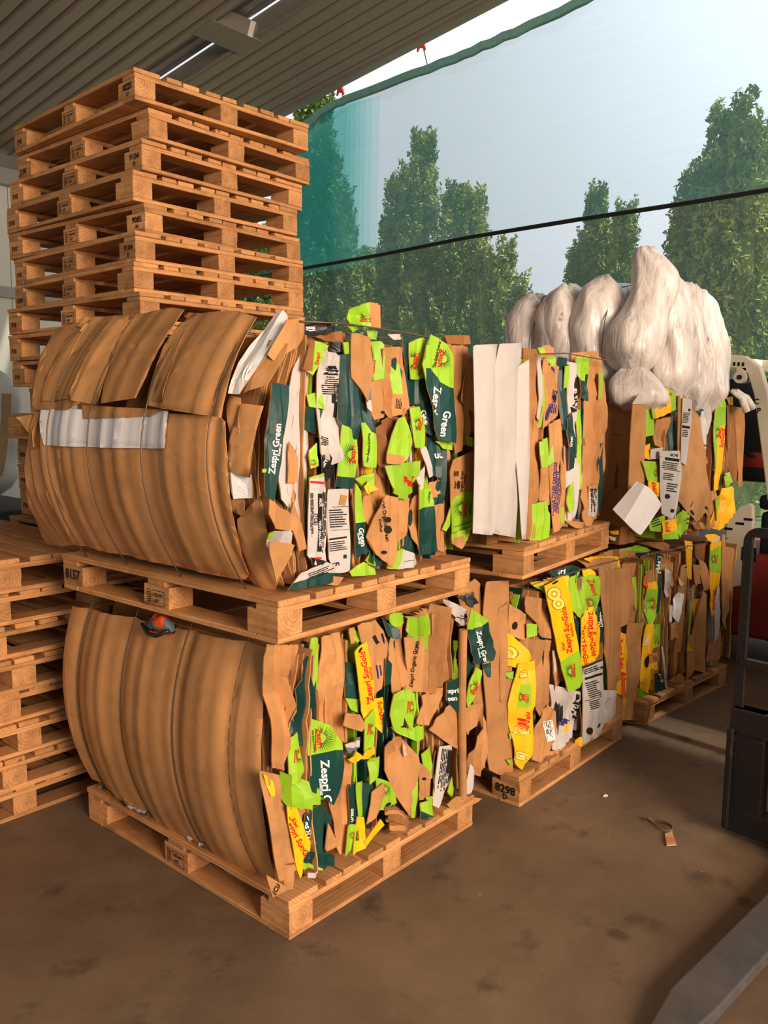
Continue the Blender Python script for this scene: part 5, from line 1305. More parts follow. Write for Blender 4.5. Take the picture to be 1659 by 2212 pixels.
pc(RE, 'D', [(648, 1560), (700, 1530), (752, 1680), (740, 1730), (640, 1725)], off=.026, amp=.008, deco=[('l', 705, 1600, 80, 30, 80, 3, 'w')])
pc(RE, 'W', [(702, 1310), (718, 1320), (758, 1690), (742, 1700)], off=.028, amp=.003)
pc(RE, 'W', [(738, 600), (772, 640), (780, 840), (760, 880), (740, 830)], off=.014, amp=.006)
pc(RE, 'K', [(700, 530), (740, 520), (800, 560), (830, 760), (800, 800), (790, 640), (740, 620)], off=.01, amp=.012)
pc(RE, 'w', [(860, 830), (922, 850), (882, 900), (890, 980), (858, 1100), (830, 1050), (840, 900)], off=.03, amp=.01, name='crumpled_paper')
pc(RE, 'W', [(790, 945), (815, 950), (805, 1100), (775, 1100)], off=.024)
pc(RE, 'K', [(890, 590), (950, 580), (940, 700), (900, 850), (880, 1360), (850, 1390), (880, 1000), (870, 780)], off=.02, amp=.006, deco=[('h', 930, 604, 28, 14, 0)])
pc(RE, 'W', [(862, 690), (900, 750), (885, 780), (868, 740)], off=.026)
pc(RE, 'K', [(780, 1110), (860, 1080), (850, 1230), (780, 1260)], off=.016, amp=.01)
pc(RE, 'Y', [(926, 362), (985, 378), (992, 470), (985, 620), (962, 720), (945, 700), (930, 500)], off=.01, amp=.004, deco=[('k', 968, 420, 30)])
pc(RE, 'K', [(1000, 580), (1070, 590), (1060, 740), (1010, 770)], off=.012, amp=.01)
pc(RE, 'Y', [(1020, 900), (1070, 880), (1080, 1000), (1040, 1110), (1010, 1150)], off=.004)
pc(RE, 'G', [(955, 920), (975, 900), (968, 1240), (955, 1250)], off=.02)
pc(RE, 'K', [(1080, 820), (1132, 850), (1120, 1180), (1115, 1560), (1000, 1530), (1005, 1180)], off=.018, amp=.003, name='box_side')
pc(RE, 'K', [(940, 1250), (1000, 1180), (995, 1530), (930, 1620)], off=.02, amp=.003)
pc(RE, 'Y', [(945, 1290), (985, 1340), (985, 1360), (942, 1360)], off=.03)
pc(RE, 'K', [(1040, 530), (1100, 570), (1125, 760), (1075, 840), (1060, 700)], off=.008, amp=.01)
pc(RE, 'J', [(1000, 400), (1130, 380), (1140, 560), (1120, 700), (1010, 500)], off=-.01, amp=.006)
pc(RE, 'G', [(1140, 400), (1245, 370), (1235, 520), (1215, 650), (1190, 800), (1220, 850), (1160, 1060), (1140, 700)], off=.026, amp=.005, paint=[('Y', [(1130, 360), (1260, 340), (1260, 400), (1150, 460)]), ('Y', [(1120, 640), (1240, 660), (1240, 1000), (1120, 1100)])], deco=[('s', 1178, 530, 58, -84), ('t', 'SunGold', 1180, 900, 54, 94, 'R')])
pc(RE, 'Y', [(1080, 320), (1180, 308), (1245, 330), (1240, 385), (1200, 360), (1160, 400)], off=.02, amp=.006, paint=[('W', [(1185, 350), (1240, 340), (1240, 390), (1185, 390)])])
pc(RE, 'W', [(1205, 760), (1228, 820), (1235, 1010), (1210, 1200), (1170, 1290), (1180, 1100)], off=.034, amp=.006)
pc(RE, 'K', [(1243, 310), (1278, 312), (1272, 1050), (1255, 1050)], off=.022, amp=.003)
pc(RE, 'K', [(1290, 420), (1350, 430), (1365, 560), (1350, 750), (1285, 1170), (1270, 1100), (1275, 600)], off=.012, amp=.008)
pc(RE, 'K', [(1190, 1230), (1240, 1180), (1235, 1430), (1110, 1450), (1130, 1300)], off=.012, amp=.004)
pc(RE, 'K', [(790, 1630), (870, 1560), (930, 1600), (900, 1650)], off=.034, amp=.004)
b.fr = (1000, 700, 2.5175)
for (c_, poly) in (('K', [(690, 1270), (800, 1230), (1000, 1240), (1080, 1290), (1060, 1380), (900, 1330)]), ('G', [(830, 1235), (960, 1205), (1060, 1235), (1050, 1262), (860, 1258)]), ('K', [(980, 1190), (1090, 1185), (1160, 1215), (1100, 1240)]), ('D', [(880, 1250), (1010, 1240), (1080, 1260), (1000, 1300)]),
                   ('J', [(760, 1245), (850, 1225), (860, 1262), (780, 1280)]), ('W', [(800, 1150), (880, 1175), (870, 1190), (820, 1175)]), ('Y', [(790, 1125), (920, 1118), (930, 1140), (800, 1142)]), ('u', [(1015, 1270), (1045, 1280), (1040, 1330), (1020, 1320)])):
    pc(RE, c_, poly, off=-.1, amp=.008, name='loose_scrap')
b.wire([(.0, .06, H + .004), (.4, .03, H + .01), (.98, .03, H)])

# ---------- farthest upper bale
rt = bale('', 'farthest upper cardboard bale with a big brown box end and loose paper hanging out', (2.43, .0, .96), -.06)
b = Bale(rt, (1000, 700, 2.5175), 26); pc = b.piece
RF = b.face('R', lambda a, z: .02 + .006 * math.sin(z * 5))
LF = b.face('L', lambda y, z: .0 + .012 * math.sin(z * 4))
H = .70
b.core(.04, 1.08, .1, 1.05, H - .02, lambda z: .0)
b.layers(.2, 1.1, H - .04, RF.base, lambda a, z: 0, 44, 'KKKKKJJGWYKJ', dw=.02)
b.shards(RF, .25, 1.1, H - .03, 26, 'KKKJJYYGGDW')
pc(LF, 'K', [(700, 1060), (760, 700), (790, 440), (815, 430), (932, 432), (925, 600), (915, 800), (905, 1108), (840, 1100)], off=.01, amp=.002, step=.12, name='big_box_side', deco=[('l', 835, 820, 160, 16, -86, 4, 'I'), ('b', 870, 605, 120, 2, 4, 'I')])
pc(LF, 'W', [(800, 380), (830, 368), (960, 378), (932, 436), (815, 432)], off=.014, amp=.003, name='box_flap')
pc(RF, 'K', [(930, 432), (1008, 428), (1004, 600), (986, 800), (972, 1112), (903, 1104), (913, 800), (923, 600)], off=.006, amp=.003, step=.04, name='big_box_side')
pc(RF, 'W', [(955, 380), (990, 385), (1012, 410), (1006, 432), (928, 436)], off=.012, amp=.003, name='box_flap')
pc(RF, 'G', [(998, 380), (1030, 500), (1055, 600), (1002, 612)], off=.008, amp=.008)
pc(RF, 'Y', [(1010, 362), (1100, 345), (1148, 362), (1168, 462), (1130, 472), (1082, 502), (1040, 517)], off=.03, amp=.004, step=.06, name='box_side', paint=[('G', [(1000, 360), (1022, 358), (1052, 520), (1030, 530)]), ('G', [(1122, 340), (1200, 340), (1200, 480), (1140, 480)])], deco=[('t', 'Zespri SunGold', 1072, 392, 22, 170, 'R'), ('t', 'Kiwi', 1095, 445, 14, 170, 'R')])
pc(RF, 'J', [(1020, 345), (1150, 340), (1140, 360), (1040, 370)], off=.0)
pc(RF, 'Y', [(1000, 660), (1030, 650), (1030, 740), (1000, 730)], off=.01)
pc(RF, 'K', [(1060, 520), (1120, 500), (1110, 680), (1060, 660)], off=-.005, amp=.014, name='crumpled_carton')
pc(RF, 'D', [(1112, 520), (1150, 498), (1167, 560), (1162, 700), (1120, 690)], off=.008, amp=.01)
pc(RF, 'W', [(1028, 682), (1092, 670), (1082, 742), (1030, 742)], off=.016, amp=.004, paint=[('I', [(1020, 735), (1100, 735), (1100, 750), (1020, 750)])])
pc(RF, 'G', [(988, 745), (1052, 748), (1082, 800), (1080, 870), (1050, 865), (1012, 850)], off=.024, amp=.006, deco=[('s', 1052, 810, 26, -80)])
pc(RF, 'Y', [(1005, 850), (1080, 868), (1080, 942), (1048, 935), (1008, 895)], off=.024, amp=.006, deco=[('t', 'Zespri', 1045, 895, 30, 80, 'R')])
pc(RF, 'W', [(1068, 692), (1182, 690), (1188, 800), (1166, 1000), (1140, 1062), (1078, 1030), (1086, 860)], off=.034, amp=.003, step=.06, name='printed_label_carton', deco=[('b', 1125, 735, 105, 16, 8, 'I'), ('t', 'BCPI', 1150, 712, 20, 188, 'I'), ('l', 1130, 770, 90, 40, 8, 4, 'I'), ('b', 1140, 795, 90, 3, 8, 'I'), ('l', 1120, 830, 60, 40, 8, 4, 'I'), ('l', 1140, 890, 60, 50, 8, 4, 'I'), ('h', 1112, 937, 24, 28, 0), ('b', 1140, 1015, 18, 18, 8, 'I')])
pc(RF, 'K', [(1168, 390), (1200, 380), (1290, 510), (1298, 640), (1292, 832), (1258, 842), (1348, 990), (1272, 1078), (1168, 950), (1186, 700)], off=.028, amp=.003, step=.08, deco=[('h', 1248, 1025, 34, 14, 55), ('h', 1325, 1000, 22, 12, 55), ('b', 1245, 980, 30, 3, -60, 'I')])
pc(RF, 'W', [(1195, 400), (1246, 412), (1242, 560), (1212, 768), (1184, 750), (1192, 560)], off=.036, amp=.002, step=.08, deco=[('b', 1222, 410, 46, 14, 6, 'R'), ('b', 1216, 465, 44, 14, 8, 'I'), ('l', 1216, 510, 40, 60, 8, 7, 'I'), ('b', 1214, 560, 42, 14, 8, 'I'), ('l', 1212, 595, 38, 40, 8, 4, 'I')])
pc(RF, 'w', [(950, 855), (1030, 905), (1108, 985), (1040, 1060), (965, 1148), (925, 1115), (888, 1062), (848, 1012), (900, 930)], off=.075, amp=.002, step=.2, name='hanging_paper', paint=[('W', [(840, 1010), (958, 850), (985, 880), (890, 1068)])], curl=-.06, back='w')
pc(RF, 'G', [(1010, 1080), (1092, 1038), (1092, 1132), (1022, 1125)], off=.03, amp=.006, deco=[('l', 1055, 1080, 60, 40, -20, 3, 'g')])
pc(RF, 'Y', [(1080, 1075), (1170, 1058), (1176, 1168), (1092, 1172)], off=.036, amp=.005, paint=[('G', [(1080, 1150), (1180, 1115), (1180, 1185), (1080, 1190)])], deco=[('t', 'Gold', 1112, 1095, 36, 84, 'R')])
pc(RF, 'G', [(1178, 1060), (1200, 1010), (1252, 1042), (1240, 1105), (1190, 1162)], off=.03, amp=.01, deco=[('s', 1225, 1070, 24, -60)])
for k in range(5): pc(RF, 'K' if k % 2 else 'J', [(1245 + 12 * k, 1080), (1260 + 12 * k, 1078), (1285 + 10 * k, 1110), (1270 + 10 * k, 1118)], off=.03, amp=.002, name='folded_edge')
pc(RF, 'D', [(1262, 395), (1300, 400), (1310, 470), (1285, 520), (1265, 480)], off=.008, amp=.01)
pc(RF, 'W', [(1290, 470), (1330, 480), (1337, 762), (1298, 792), (1302, 600)], off=.02, amp=.003, paint=[('D', [(1290, 768), (1345, 755), (1345, 800), (1290, 800)])], deco=[('b', 1315, 660, 30, 10, -4, 'I'), ('l', 1315, 700, 30, 40, -4, 5, 'I'), ('b', 1315, 738, 30, 10, -4, 'I')])
pc(RF, 'W', [(1322, 400), (1378, 398), (1372, 420), (1340, 430), (1335, 600), (1322, 600)], off=.012, amp=.003)
pc(RF, 'G', [(1300, 830), (1320, 790), (1322, 930), (1298, 940)], off=.02, amp=.01, paint=[('Y', [(1280, 870), (1330, 860), (1330, 950), (1280, 950)])])
pc(RF, 'K', [(1310, 930), (1368, 900), (1370, 1090), (1330, 1120)], off=.006, amp=.012)
pc(RF, 'G', [(1372, 440), (1432, 430), (1428, 620), (1402, 760), (1392, 900), (1370, 905), (1366, 650)], off=.03, amp=.005, paint=[('Y', [(1398, 560), (1440, 540), (1440, 780), (1390, 920), (1360, 920), (1380, 700)])], deco=[('s', 1388, 590, 40, -84), ('t', 'SunGold', 1412, 620, 30, -84, 'R')])
pc(RF, 'Y', [(1370, 412), (1420, 380), (1437, 432), (1440, 462), (1372, 445)], off=.034, amp=.008, paint=[('G', [(1378, 425), (1445, 405), (1445, 480), (1378, 480)])])
pc(RF, 'G', [(1375, 960), (1400, 940), (1402, 1060), (1380, 1070)], off=.026)
pc(RF, 'G', [(1415, 830), (1450, 790), (1455, 860), (1420, 890)], off=.03, amp=.012)
pc(RF, 'Y', [(1428, 895), (1470, 880), (1502, 912), (1512, 962), (1452, 1010), (1428, 1062), (1412, 1125), (1380, 1105), (1420, 1020), (1418, 960)], off=.05, amp=.012, step=.03, name='crumpled_carton')
pc(RF, 'Y', [(1440, 400), (1475, 395), (1480, 440), (1450, 440)], off=.02)
pc(RF, 'J', [(1440, 440), (1500, 455), (1502, 850), (1450, 860)], off=.012, amp=.004, name='box_side')
pc(RF, 'K', [(1488, 450), (1536, 460), (1532, 888), (1498, 882)], off=.02, amp=.004, name='box_side')

# ------------------------------------------------------------------ bale of plastic film on top
PB = Vector((2.42, -.02, 1.675))
rt = thing('plastic_film_bale', 'wired bale of dirty clear plastic film piled on the farthest cardboard bale', 'plastic film bale', tuple(PB), -.06)
Mi = Matrix.Rotation(.06, 3, 'Z')
def film_at(px, py, axis, val):
    p = on_plane(px, py, axis, val); return Mi @ (p - PB)
def lobe(name, prof, cx, cy, seed, wr=.02, n=40, squash=1.0, pinch=3):
    """a sack-like bulge of film: prof = [(z, x offset, y offset, radius x, radius y)]"""
    rr = random.Random(seed); nz = 30; v = []; f = []
    ph = [rr.uniform(0, 6.28) for _ in range(8)]
    zs = [p[0] for p in prof]
    def at(z, k): return lerp_tab([(p[0], p[k]) for p in prof], z)
    for j in range(nz + 1):
        t = j / nz; z = zs[0] + (zs[-1] - zs[0]) * t
        sm = lambda k: (at(z - .02, k) + at(z, k) + at(z + .02, k)) / 3
        for i in range(n):
            a = 2 * math.pi * i / n
            fold = sum(math.sin(a * q + ph[q % 8] + z * (3 + q)) / q for q in (3, 5, 8, 12)) * wr * 2.0
            fold += wr * .5 * math.sin(z * 26 + a * 3 + ph[0])
            r1, r2_ = sm(3) + fold, sm(4) + fold
            v.append((cx + sm(1) + max(r1, .004) * math.cos(a), cy + sm(2) + max(r2_, .004) * math.sin(a), z + .6 * fold * math.sin(a * 4 + ph[1])))
    for j in range(nz):
        for i in range(n): f.append((j * n + i, j * n + (i + 1) % n, (j + 1) * n + (i + 1) % n, (j + 1) * n + i))
    f.append(tuple(range(n - 1, -1, -1))); f.append(tuple(range(nz * n, nz * n + n)))
    return link(name, v, f, ['film'], rt, smooth=True)
def oval(z0, z1, rx, ry, k=18, bow=0.0, tip=.3):
    out_ = []
    for i in range(k):
        t = i / (k - 1); s_ = max(tip if t < .5 else .12, (1 - abs(2 * t - 1) ** 3.4) ** .5)
        out_.append((z0 + (z1 - z0) * t, bow * math.sin(math.pi * t), 0, rx * s_, ry * s_))
    return out_
# three wired bulges on the near end, from the far side to the corner
lobe('film_bundle', oval(.0, .66, .17, .17, tip=.6), .16, .80, 1, .012)
lobe('film_bundle', oval(.0, .69, .20, .175, tip=.62), .15, .575, 2, .013)
lobe('film_bundle', oval(.0, .71, .20, .15, tip=.62), .16, .355, 3, .013)
# the big knotted pouch at the corner with a second one slumped below it
lobe('film_pouch', [(.17, 0, 0, .03, .03), (.22, .0, .0, .10, .11), (.30, -.01, .01, .15, .155), (.42, .01, .0, .15, .15), (.52, .05, -.02, .125, .125), (.62, .09, -.04, .115, .115), (.70, .10, -.04, .11, .11), (.76, .09, -.02, .09, .09), (.80, .07, .0, .06, .07), (.83, .05, .0, .03, .03)], .08, .115, 4, .012)
lobe('film_pouch', [(.0, .02, 0, .06, .07), (.02, .0, .0, .13, .14), (.08, .0, .0, .15, .15), (.16, .0, .02, .12, .12), (.22, .01, .03, .06, .06)], .06, .075, 5, .012)
# hanging strands along the side
for k, (sx, sy, rx, top_, bot, ry) in enumerate(((.34, .0, .13, .71, .05, .12), (.47, .03, .11, .74, .02, .11), (.58, -.01, .09, .70, -.01, .10), (.67, .02, .08, .70, .0, .12), (.77, -.01, .09, .68, -.02, .11), (.88, .02, .10, .60, -.02, .12), (.42, .35, .3, .70, .0, .3), (.75, .4, .25, .66, .0, .35))):
    lobe('film_strand', [(max(bot, .0), .02, .01, rx * .5, ry * .5), (bot + .12, .0, -.01, rx, ry), (bot + .3, .01, .0, rx * .95, ry), (bot + .46, -.01, .02, rx * .95, ry), (top_ - .06, -.01, .05, rx * .8, ry * .9), (top_, -.01, .07, rx * .35, ry * .4)], sx, sy + .05, 20 + k, .011)
for k, (a, b_, c, d) in enumerate(((.93, .0, 1.0, -.06), (.95, -.01, 1.06, -.07), (.94, -.03, 1.1, -.02))):
    mb = MB(); mb.tube([(a, b_ - .05, .12), ((a + c) / 2, (b_ + d) / 2 - .07, .08), (c, d - .06, .0 + .02 * k)], [.012, .02, .022], 8); mb.obj('loose_tail', 'film', rt, True)
for y_ in (.69, .465, .25):
    MB().tube([(.17 - .185 * math.sin(math.pi * (.06 + .88 * t / 12)) ** .5, y_, -.0 + .63 * t / 12) for t in range(13)] + [(.4, y_, .7)], .003, 6).obj('baling_wire', 'steel_wire', rt, True)

# ------------------------------------------------------------------ forklift in the foreground (fork carriage and tines in view)

fk = thing('forklift', 'dark forklift with its load backrest and fork at the right edge of the picture', 'forklift', (1.58, -1.365, 0), -.09)
mb = MB()
# backrest frame of flat bar: rounded upper corner, standing on the carriage
hw, ht = .578, 1.238
arc = [(hw, .35), (hw, ht - .06)] + [(hw - .06 + .06 * math.cos(t * math.pi / 16), ht - .06 + .06 * math.sin(t * math.pi / 16)) for t in range(1, 9)]
arc += [(-y, z) for y, z in reversed(arc)]
for (x0, x1) in ((-.009, .009),):
    inner = [(hw - .038 if y > 0 else .038 - hw, z) if z <= ht - .06 + 1e-6 else (max(-hw + .038, min(hw - .038, y)), min(z, ht - .038)) for y, z in arc]
    V = [(x, y, z) for x in (x0, x1) for (y, z) in arc + inner]; n_ = len(arc); F = []
    for i in range(n_ - 1):
        F += [(i, i + 1, n_ + i + 1, n_ + i), (2 * n_ + i + 1, 2 * n_ + i, 3 * n_ + i, 3 * n_ + i + 1), (i + 1, i, 2 * n_ + i, 2 * n_ + i + 1), (n_ + i, n_ + i + 1, 3 * n_ + i + 1, 3 * n_ + i)]
    mb.add(V, F)
br_ = mb.obj('load_backrest', 'black_steel', fk, bevel=.004)
MB().box(-.015, .015, -.56, .56, .70, .725).obj('cross_rail', 'black_steel', br_)
for y_ in (-.22, 0, .22): MB().box(-.012, .012, y_ - .012, y_ + .012, .45, ht - .015).obj('upright_bar', 'black_steel', br_)
mb = MB(); mb.box(-.03, .035, -.575, -.44, .03, .53); mb.box(-.03, .035, .44, .575, .03, .53)
mb.box(-.035, .035, -.575, .575, .43, .53); mb.box(-.035, .035, -.575, .575, .03, .13)
mb.box(-.05, -.03, .555, .58, .04, .45)
mb.obj('carriage', 'black_steel', fk, bevel=.006)
for s_ in (1, -1):
    yc = .19 * s_
    prof = [(-.04, .05), (-.04, .48), (-.085, .48), (-.085, .10), (-.13, .062), (-1.08, .052), (-1.26, .034), (-1.27, .022), (-1.1, .012), (-.09, .012)]
    mbk = MB(); mbk.prism(prof, 'y', yc - .065, yc + .065); o = mbk.obj('fork_tine', 'fork_steel', fk)
    # tip tapers in plan
    for v__ in o.data.vertices:
        if v__.co.x < -1.2: v__.co.y = yc + (v__.co.y - yc) * .62
    md = o.modifiers.new('edge', 'BEVEL'); md.width = .006; md.segments = 2
mb = MB()
for y_ in (-.30, .30): mb.box(.10, .22, y_ - .045, y_ + .045, .08, 2.1)
mb.box(.12, .20, -.3, .3, 2.02, 2.1); mb.box(.12, .20, -.3, .3, .9, 1.0)
mb.obj('mast', 'black_steel', fk, bevel=.006)
for y_ in (-.46, .46):
    w_ = MB()
    w_.tube([(.55, y_ - .09, .27), (.55, y_ - .07, .27), (.55, y_ + .07, .27), (.55, y_ + .09, .27)], [.22, .27, .27, .22], 28)
    wh = w_.obj('front_wheel', 'rubber', fk); MB().tube([(.55, y_ - .095, .27), (.55, y_ + .095, .27)], .12, 16).obj('hub', 'cream_paint', wh)
mb = MB(); mb.prism([(.72, .75), (.62, 1.3), (.8, 1.34), (1.0, .75)], 'y', -.42, .42); mb.obj('dash_cowl', 'blackfilm', fk, bevel=.02)
mb = MB(); mb.box(1.3, 1.75, -.28, .28, .95, 1.08); mb.prism([(1.68, 1.0), (1.8, 1.6), (1.88, 1.6), (1.82, 1.0)], 'y', -.27, .27); mb.obj('seat', 'blackfilm', fk, bevel=.03)
mb = MB()
for y_ in (-.46, .46):
    mb.tube([(.62, y_, .7), (.72, y_, 1.5), (.85, y_, 2.08), (1.0, y_, 2.12), (1.8, y_, 2.12), (1.98, y_, 2.05), (2.1, y_, 1.0)], .04, 8)
for x_ in (.9, 1.1, 1.3, 1.5, 1.7): mb.box(x_, x_ + .04, -.46, .46, 2.1, 2.14)
mb.obj('overhead_guard', 'cream_paint', fk)
mb = MB(); mb.box(1.05, 2.05, -.42, .42, .7, .98); mb.obj('engine_cover', 'cream_paint', fk, bevel=.03)
for y_ in (-.46, .46):
    w_ = MB(); w_.tube([(1.75, y_ - .08, .24), (1.75, y_ - .06, .24), (1.75, y_ + .06, .24), (1.75, y_ + .08, .24)], [.2, .24, .24, .2], 24)
    w_.obj('rear_wheel', 'rubber', fk)
mb = MB(); mb.box(.35, 1.9, -.42, .42, .22, .75); mb.prism([(1.5, .25), (2.15, .3), (2.15, .9), (1.5, 1.0)], 'y', -.5, .5)
mb.obj('chassis', 'red_paint', fk, bevel=.03)

# ------------------------------------------------------------------ second forklift parked behind the bales
f2 = thing('forklift', 'red and cream forklift parked side-on behind the farthest bales', 'forklift', (4.02, .0, 0))
def side(px, py, X=4.02): p = on_plane(px, py, 0, X); return (p.y, p.z)
mb = MB()
bar = [(.85, 2.03), (.25, 2.02), side(1605, 783), side(1628, 800), side(1643, 850), side(1655, 940), side(1664, 1010), side(1672, 1080)]
def strip(mb, line, x0, x1, wd):
    V = []; F = []
    for i, (y, z) in enumerate(line):
        a = line[max(i - 1, 0)]; c = line[min(i + 1, len(line) - 1)]
        d = Vector((c[0] - a[0], c[1] - a[1])).normalized(); n_ = Vector((-d.y, d.x)) * wd / 2
        for x in (x0, x1):
            for s_ in (1, -1): V.append((x, y + n_.x * s_, z + n_.y * s_))
    for i in range(len(line) - 1):
        k = i * 4
        for (a, c) in ((0, 1), (1, 3), (3, 2), (2, 0)): F.append((k + a, k + c, k + 4 + c, k + 4 + a))
    F += [(0, 2, 3, 1), tuple(len(V) - 4 + q for q in (0, 1, 3, 2))]
    mb.add(V, F)
for x0 in (.0, .86): strip(mb, bar, x0, x0 + .07, .085)
for y_ in (.8, .5, .2): mb.box(.0, .93, y_ - .02, y_ + .02, 2.0, 2.05)
strip(mb, [(.85, 2.03), (.95, 1.2), (1.0, .8)], .0, .07, .08); strip(mb, [(.85, 2.03), (.95, 1.2), (1.0, .8)], .86, .93, .08)
gd = mb.obj('overhead_guard', 'cream_paint', f2, bevel=.008)
mb = MB()
for i in range(4):
    y, z = .12 - i * .028, 1.985 - i * .002
    mb.box(-.003, .0, y - .007, y + .007, z - .012, z + .012)
y0_, z0_ = side(1650, 868)
mb.add([(-.003, y0_ + .045 - p[0], z0_ + p[1]) for p in flat_text('C', 0, 0, .05)[0]], TEXT['C'][1])
y0_, z0_ = side(1650, 888)
mb.add([(-.003, y0_ + .03 - p[0], z0_ + p[1]) for p in flat_text('P', 0, 0, .05)[0]], TEXT['P'][1])
mb.obj('lettering', 'ink', gd)
mb = MB()
ya, za = side(1600, 815); mb.tube([(-.02, ya, za), (.1, ya, za)], .04, 16); mb.box(.0, .05, ya - .03, ya + .03, za, za + .06)
lamp = mb.obj('work_lamp', 'cream_paint', f2)
mb = MB(); mb.tube([(-.025, ya, za), (-.018, ya, za)], .016, 12); mb.obj('lens', 'blackfilm', lamp)
pan = [side(1572, 1125), side(1600, 1092), side(1622, 1086), side(1630, 1092), side(1630, 1200), side(1618, 1262), side(1560, 1272)]
mb = MB(); mb.prism(pan, 'x', -.03, .02); pn = mb.obj('side_panel', 'cream_paint', f2, bevel=.01)
mb = MB()
for (px, py) in ((1577, 1141), (1602, 1130), (1620, 1121)):
    y, z = side(px, py); MB().box(-.034, -.029, y - .026, y + .026, z - .008, z + .008).obj('vent_slot', 'blackfilm', pn)
pass
y, z = side(1621, 1196); plt = MB().box(-.034, -.029, y - .045, y + .045, z - .045, z + .045).obj('number_plate', 'blackfilm', f2)
mb = MB(); mb.add([(-.036, y - p[0], z + p[1]) for p in flat_text('15', 0, 0, .075)[0]], TEXT['15'][1]); mb.obj('lettering', 'paperwhite', plt)
mb = MB(); mb.prism([(.75, .28), (.75, .62), (.30, .72), (-.28, .75), (-1.15, .62), (-1.3, .4), (-1.25, .12), (-.5, .10), (-.2, .18), (.3, .18)], 'x', .0, .95)
mb.obj('chassis', 'red_paint', f2, bevel=.03)
mb = MB(); mb.box(.25, .85, -.22, .34, 1.2, 1.9); mb.obj('cab_screen', 'blackfilm', f2, bevel=.02)
mb = MB(); mb.tube([(.4, -.45, 1.35), (.4, -.3, 1.35), (.4, .1, 1.35), (.4, .2, 1.35)], [.06, .16, .16, .06], 18); mb.obj('gas_bottle', 'red_paint', f2, True)
mb = MB(); mb.box(.1, .85, -.95, -.1, .7, 1.02); mb.obj('engine_cover', 'blackfilm', f2, bevel=.03)
mb = MB(); mb.box(.2, .75, -.55, -.05, 1.02, 1.12); mb.prism([(-.5, 1.05), (-.6, 1.55), (-.66, 1.55), (-.6, 1.05)], 'x', .22, .73); mb.obj('seat', 'blackfilm', f2, bevel=.03)
mb = MB(); mb.prism([(.5, .6), (.62, 1.25), (.5, 1.3), (.34, .62)], 'x', .05, .9); mb.obj('dash_cowl', 'blackfilm', f2, bevel=.02)
for (y_, r_) in ((.42, .27), (-.85, .25)):
    for x_ in (-.02, .77):
        wh = MB().tube([(x_, y_, r_), (x_ + .02, y_, r_), (x_ + .16, y_, r_), (x_ + .18, y_, r_)], [r_ * .82, r_, r_, r_ * .82], 26).obj('wheel', 'rubber', f2)
        MB().tube([(x_ - .005, y_, r_), (x_ + .185, y_, r_)], r_ * .45, 16).obj('hub', 'cream_paint', wh)
mb = MB()
for x_ in (.2, .68): mb.box(x_, x_ + .09, .78, .92, .1, 1.95)
mb.box(.2, .77, .82, .88, 1.85, 1.95)
mb.obj('mast', 'black_steel', f2)
mb = MB(); yy, zz = side(1580, 925); mb.tube([(.3, .3, 1.2), (.3, .12, 1.75)], .02, 8); mb.tube([(.3 + .16 * math.cos(t * .524), .1 + .10 * math.sin(t * .524), 1.45 + .08 * math.sin(t * .524)) for t in range(13)], .014, 8); mb.obj('steering_wheel', 'rubber', f2)

# ------------------------------------------------------------------ white bulk bag at the far left
bx, by = .86, 4.35
bg_ = thing('bulk_bag', 'slumped white woven bulk bag with a beige lifting strap behind the pallet stack', 'bulk bag', (bx - .1, by, .96))
v, f = [], []
n_, nz = 36, 22; rr = random.Random(5)
for j in range(nz + 1):
    t = j / nz; z = 1.02 * t
    r_ = .46 * (1 - .12 * (2 * t - 1) ** 2) * (min(1, .55 + t * 3) if t < .15 else 1) * (math.sqrt(max(0, 1 - ((t - .8) / .2) ** 2)) * .75 + .25 if t > .8 else 1)
    for i in range(n_):
        a = 2 * math.pi * i / n_
        q = r_ * (1 + .10 * (abs(math.cos(a)) ** 6 + abs(math.sin(a)) ** 6 < .3)) * (1 + .035 * math.sin(5 * a + z * 7) + .03 * math.sin(9 * a - z * 13) + .02 * math.sin(3 * a + z * 22))
        v.append((q * math.cos(a), q * math.sin(a), z + .02 * math.sin(a * 6 + z * 5)))
for j in range(nz):
    for i in range(n_): f.append((j * n_ + i, j * n_ + (i + 1) % n_, (j + 1) * n_ + (i + 1) % n_, (j + 1) * n_ + i))
f.append(tuple(range(n_ - 1, -1, -1))); f.append(tuple(range(nz * n_, nz * n_ + n_)))
link('bag_body', v, f, ['bag_white'], bg_, smooth=True)
mb = MB()
A_ = [on_plane(px, py, 1, by - .50) - Vector((bx - .1, by, .96)) for px, py in ((14, 850), (12, 905), (6, 955), (0, 1005), (-6, 1030))]
for i in range(len(A_) - 1):
    a, c = A_[i], A_[i + 1]
    mb.add([a + Vector((-.03, 0, 0)), a + Vector((.035, 0, 0)), c + Vector((.035, 0, 0)), c + Vector((-.03, 0, 0)), a + Vector((-.03, .006, 0)), a + Vector((.035, .006, 0)), c + Vector((.035, .006, 0)), c + Vector((-.03, .006, 0))],
           [(0, 1, 2, 3), (7, 6, 5, 4), (0, 3, 7, 4), (1, 5, 6, 2)])
mb.obj('lifting_strap', 'strap_beige', bg_)
mb = MB(); mb.box(-.55, .55, -.5, .5, 0, .9); mb.box(-.6, .6, -.55, .55, .88, .96)
for k in (-.4, -.2, 0, .2, .4): mb.box(k - .03, k + .03, -.53, .53, .1, .86)
for yy in (-.55, .55): mb.box(-.58, .58, yy - .03, yy + .03, .62, .70)
o = mb.obj('storage_bin', 'bin_dark', None, loc=(bx - .1, by, 0), bevel=.01); tag(o, 'dark ribbed bin under the white bulk bag', 'bin')

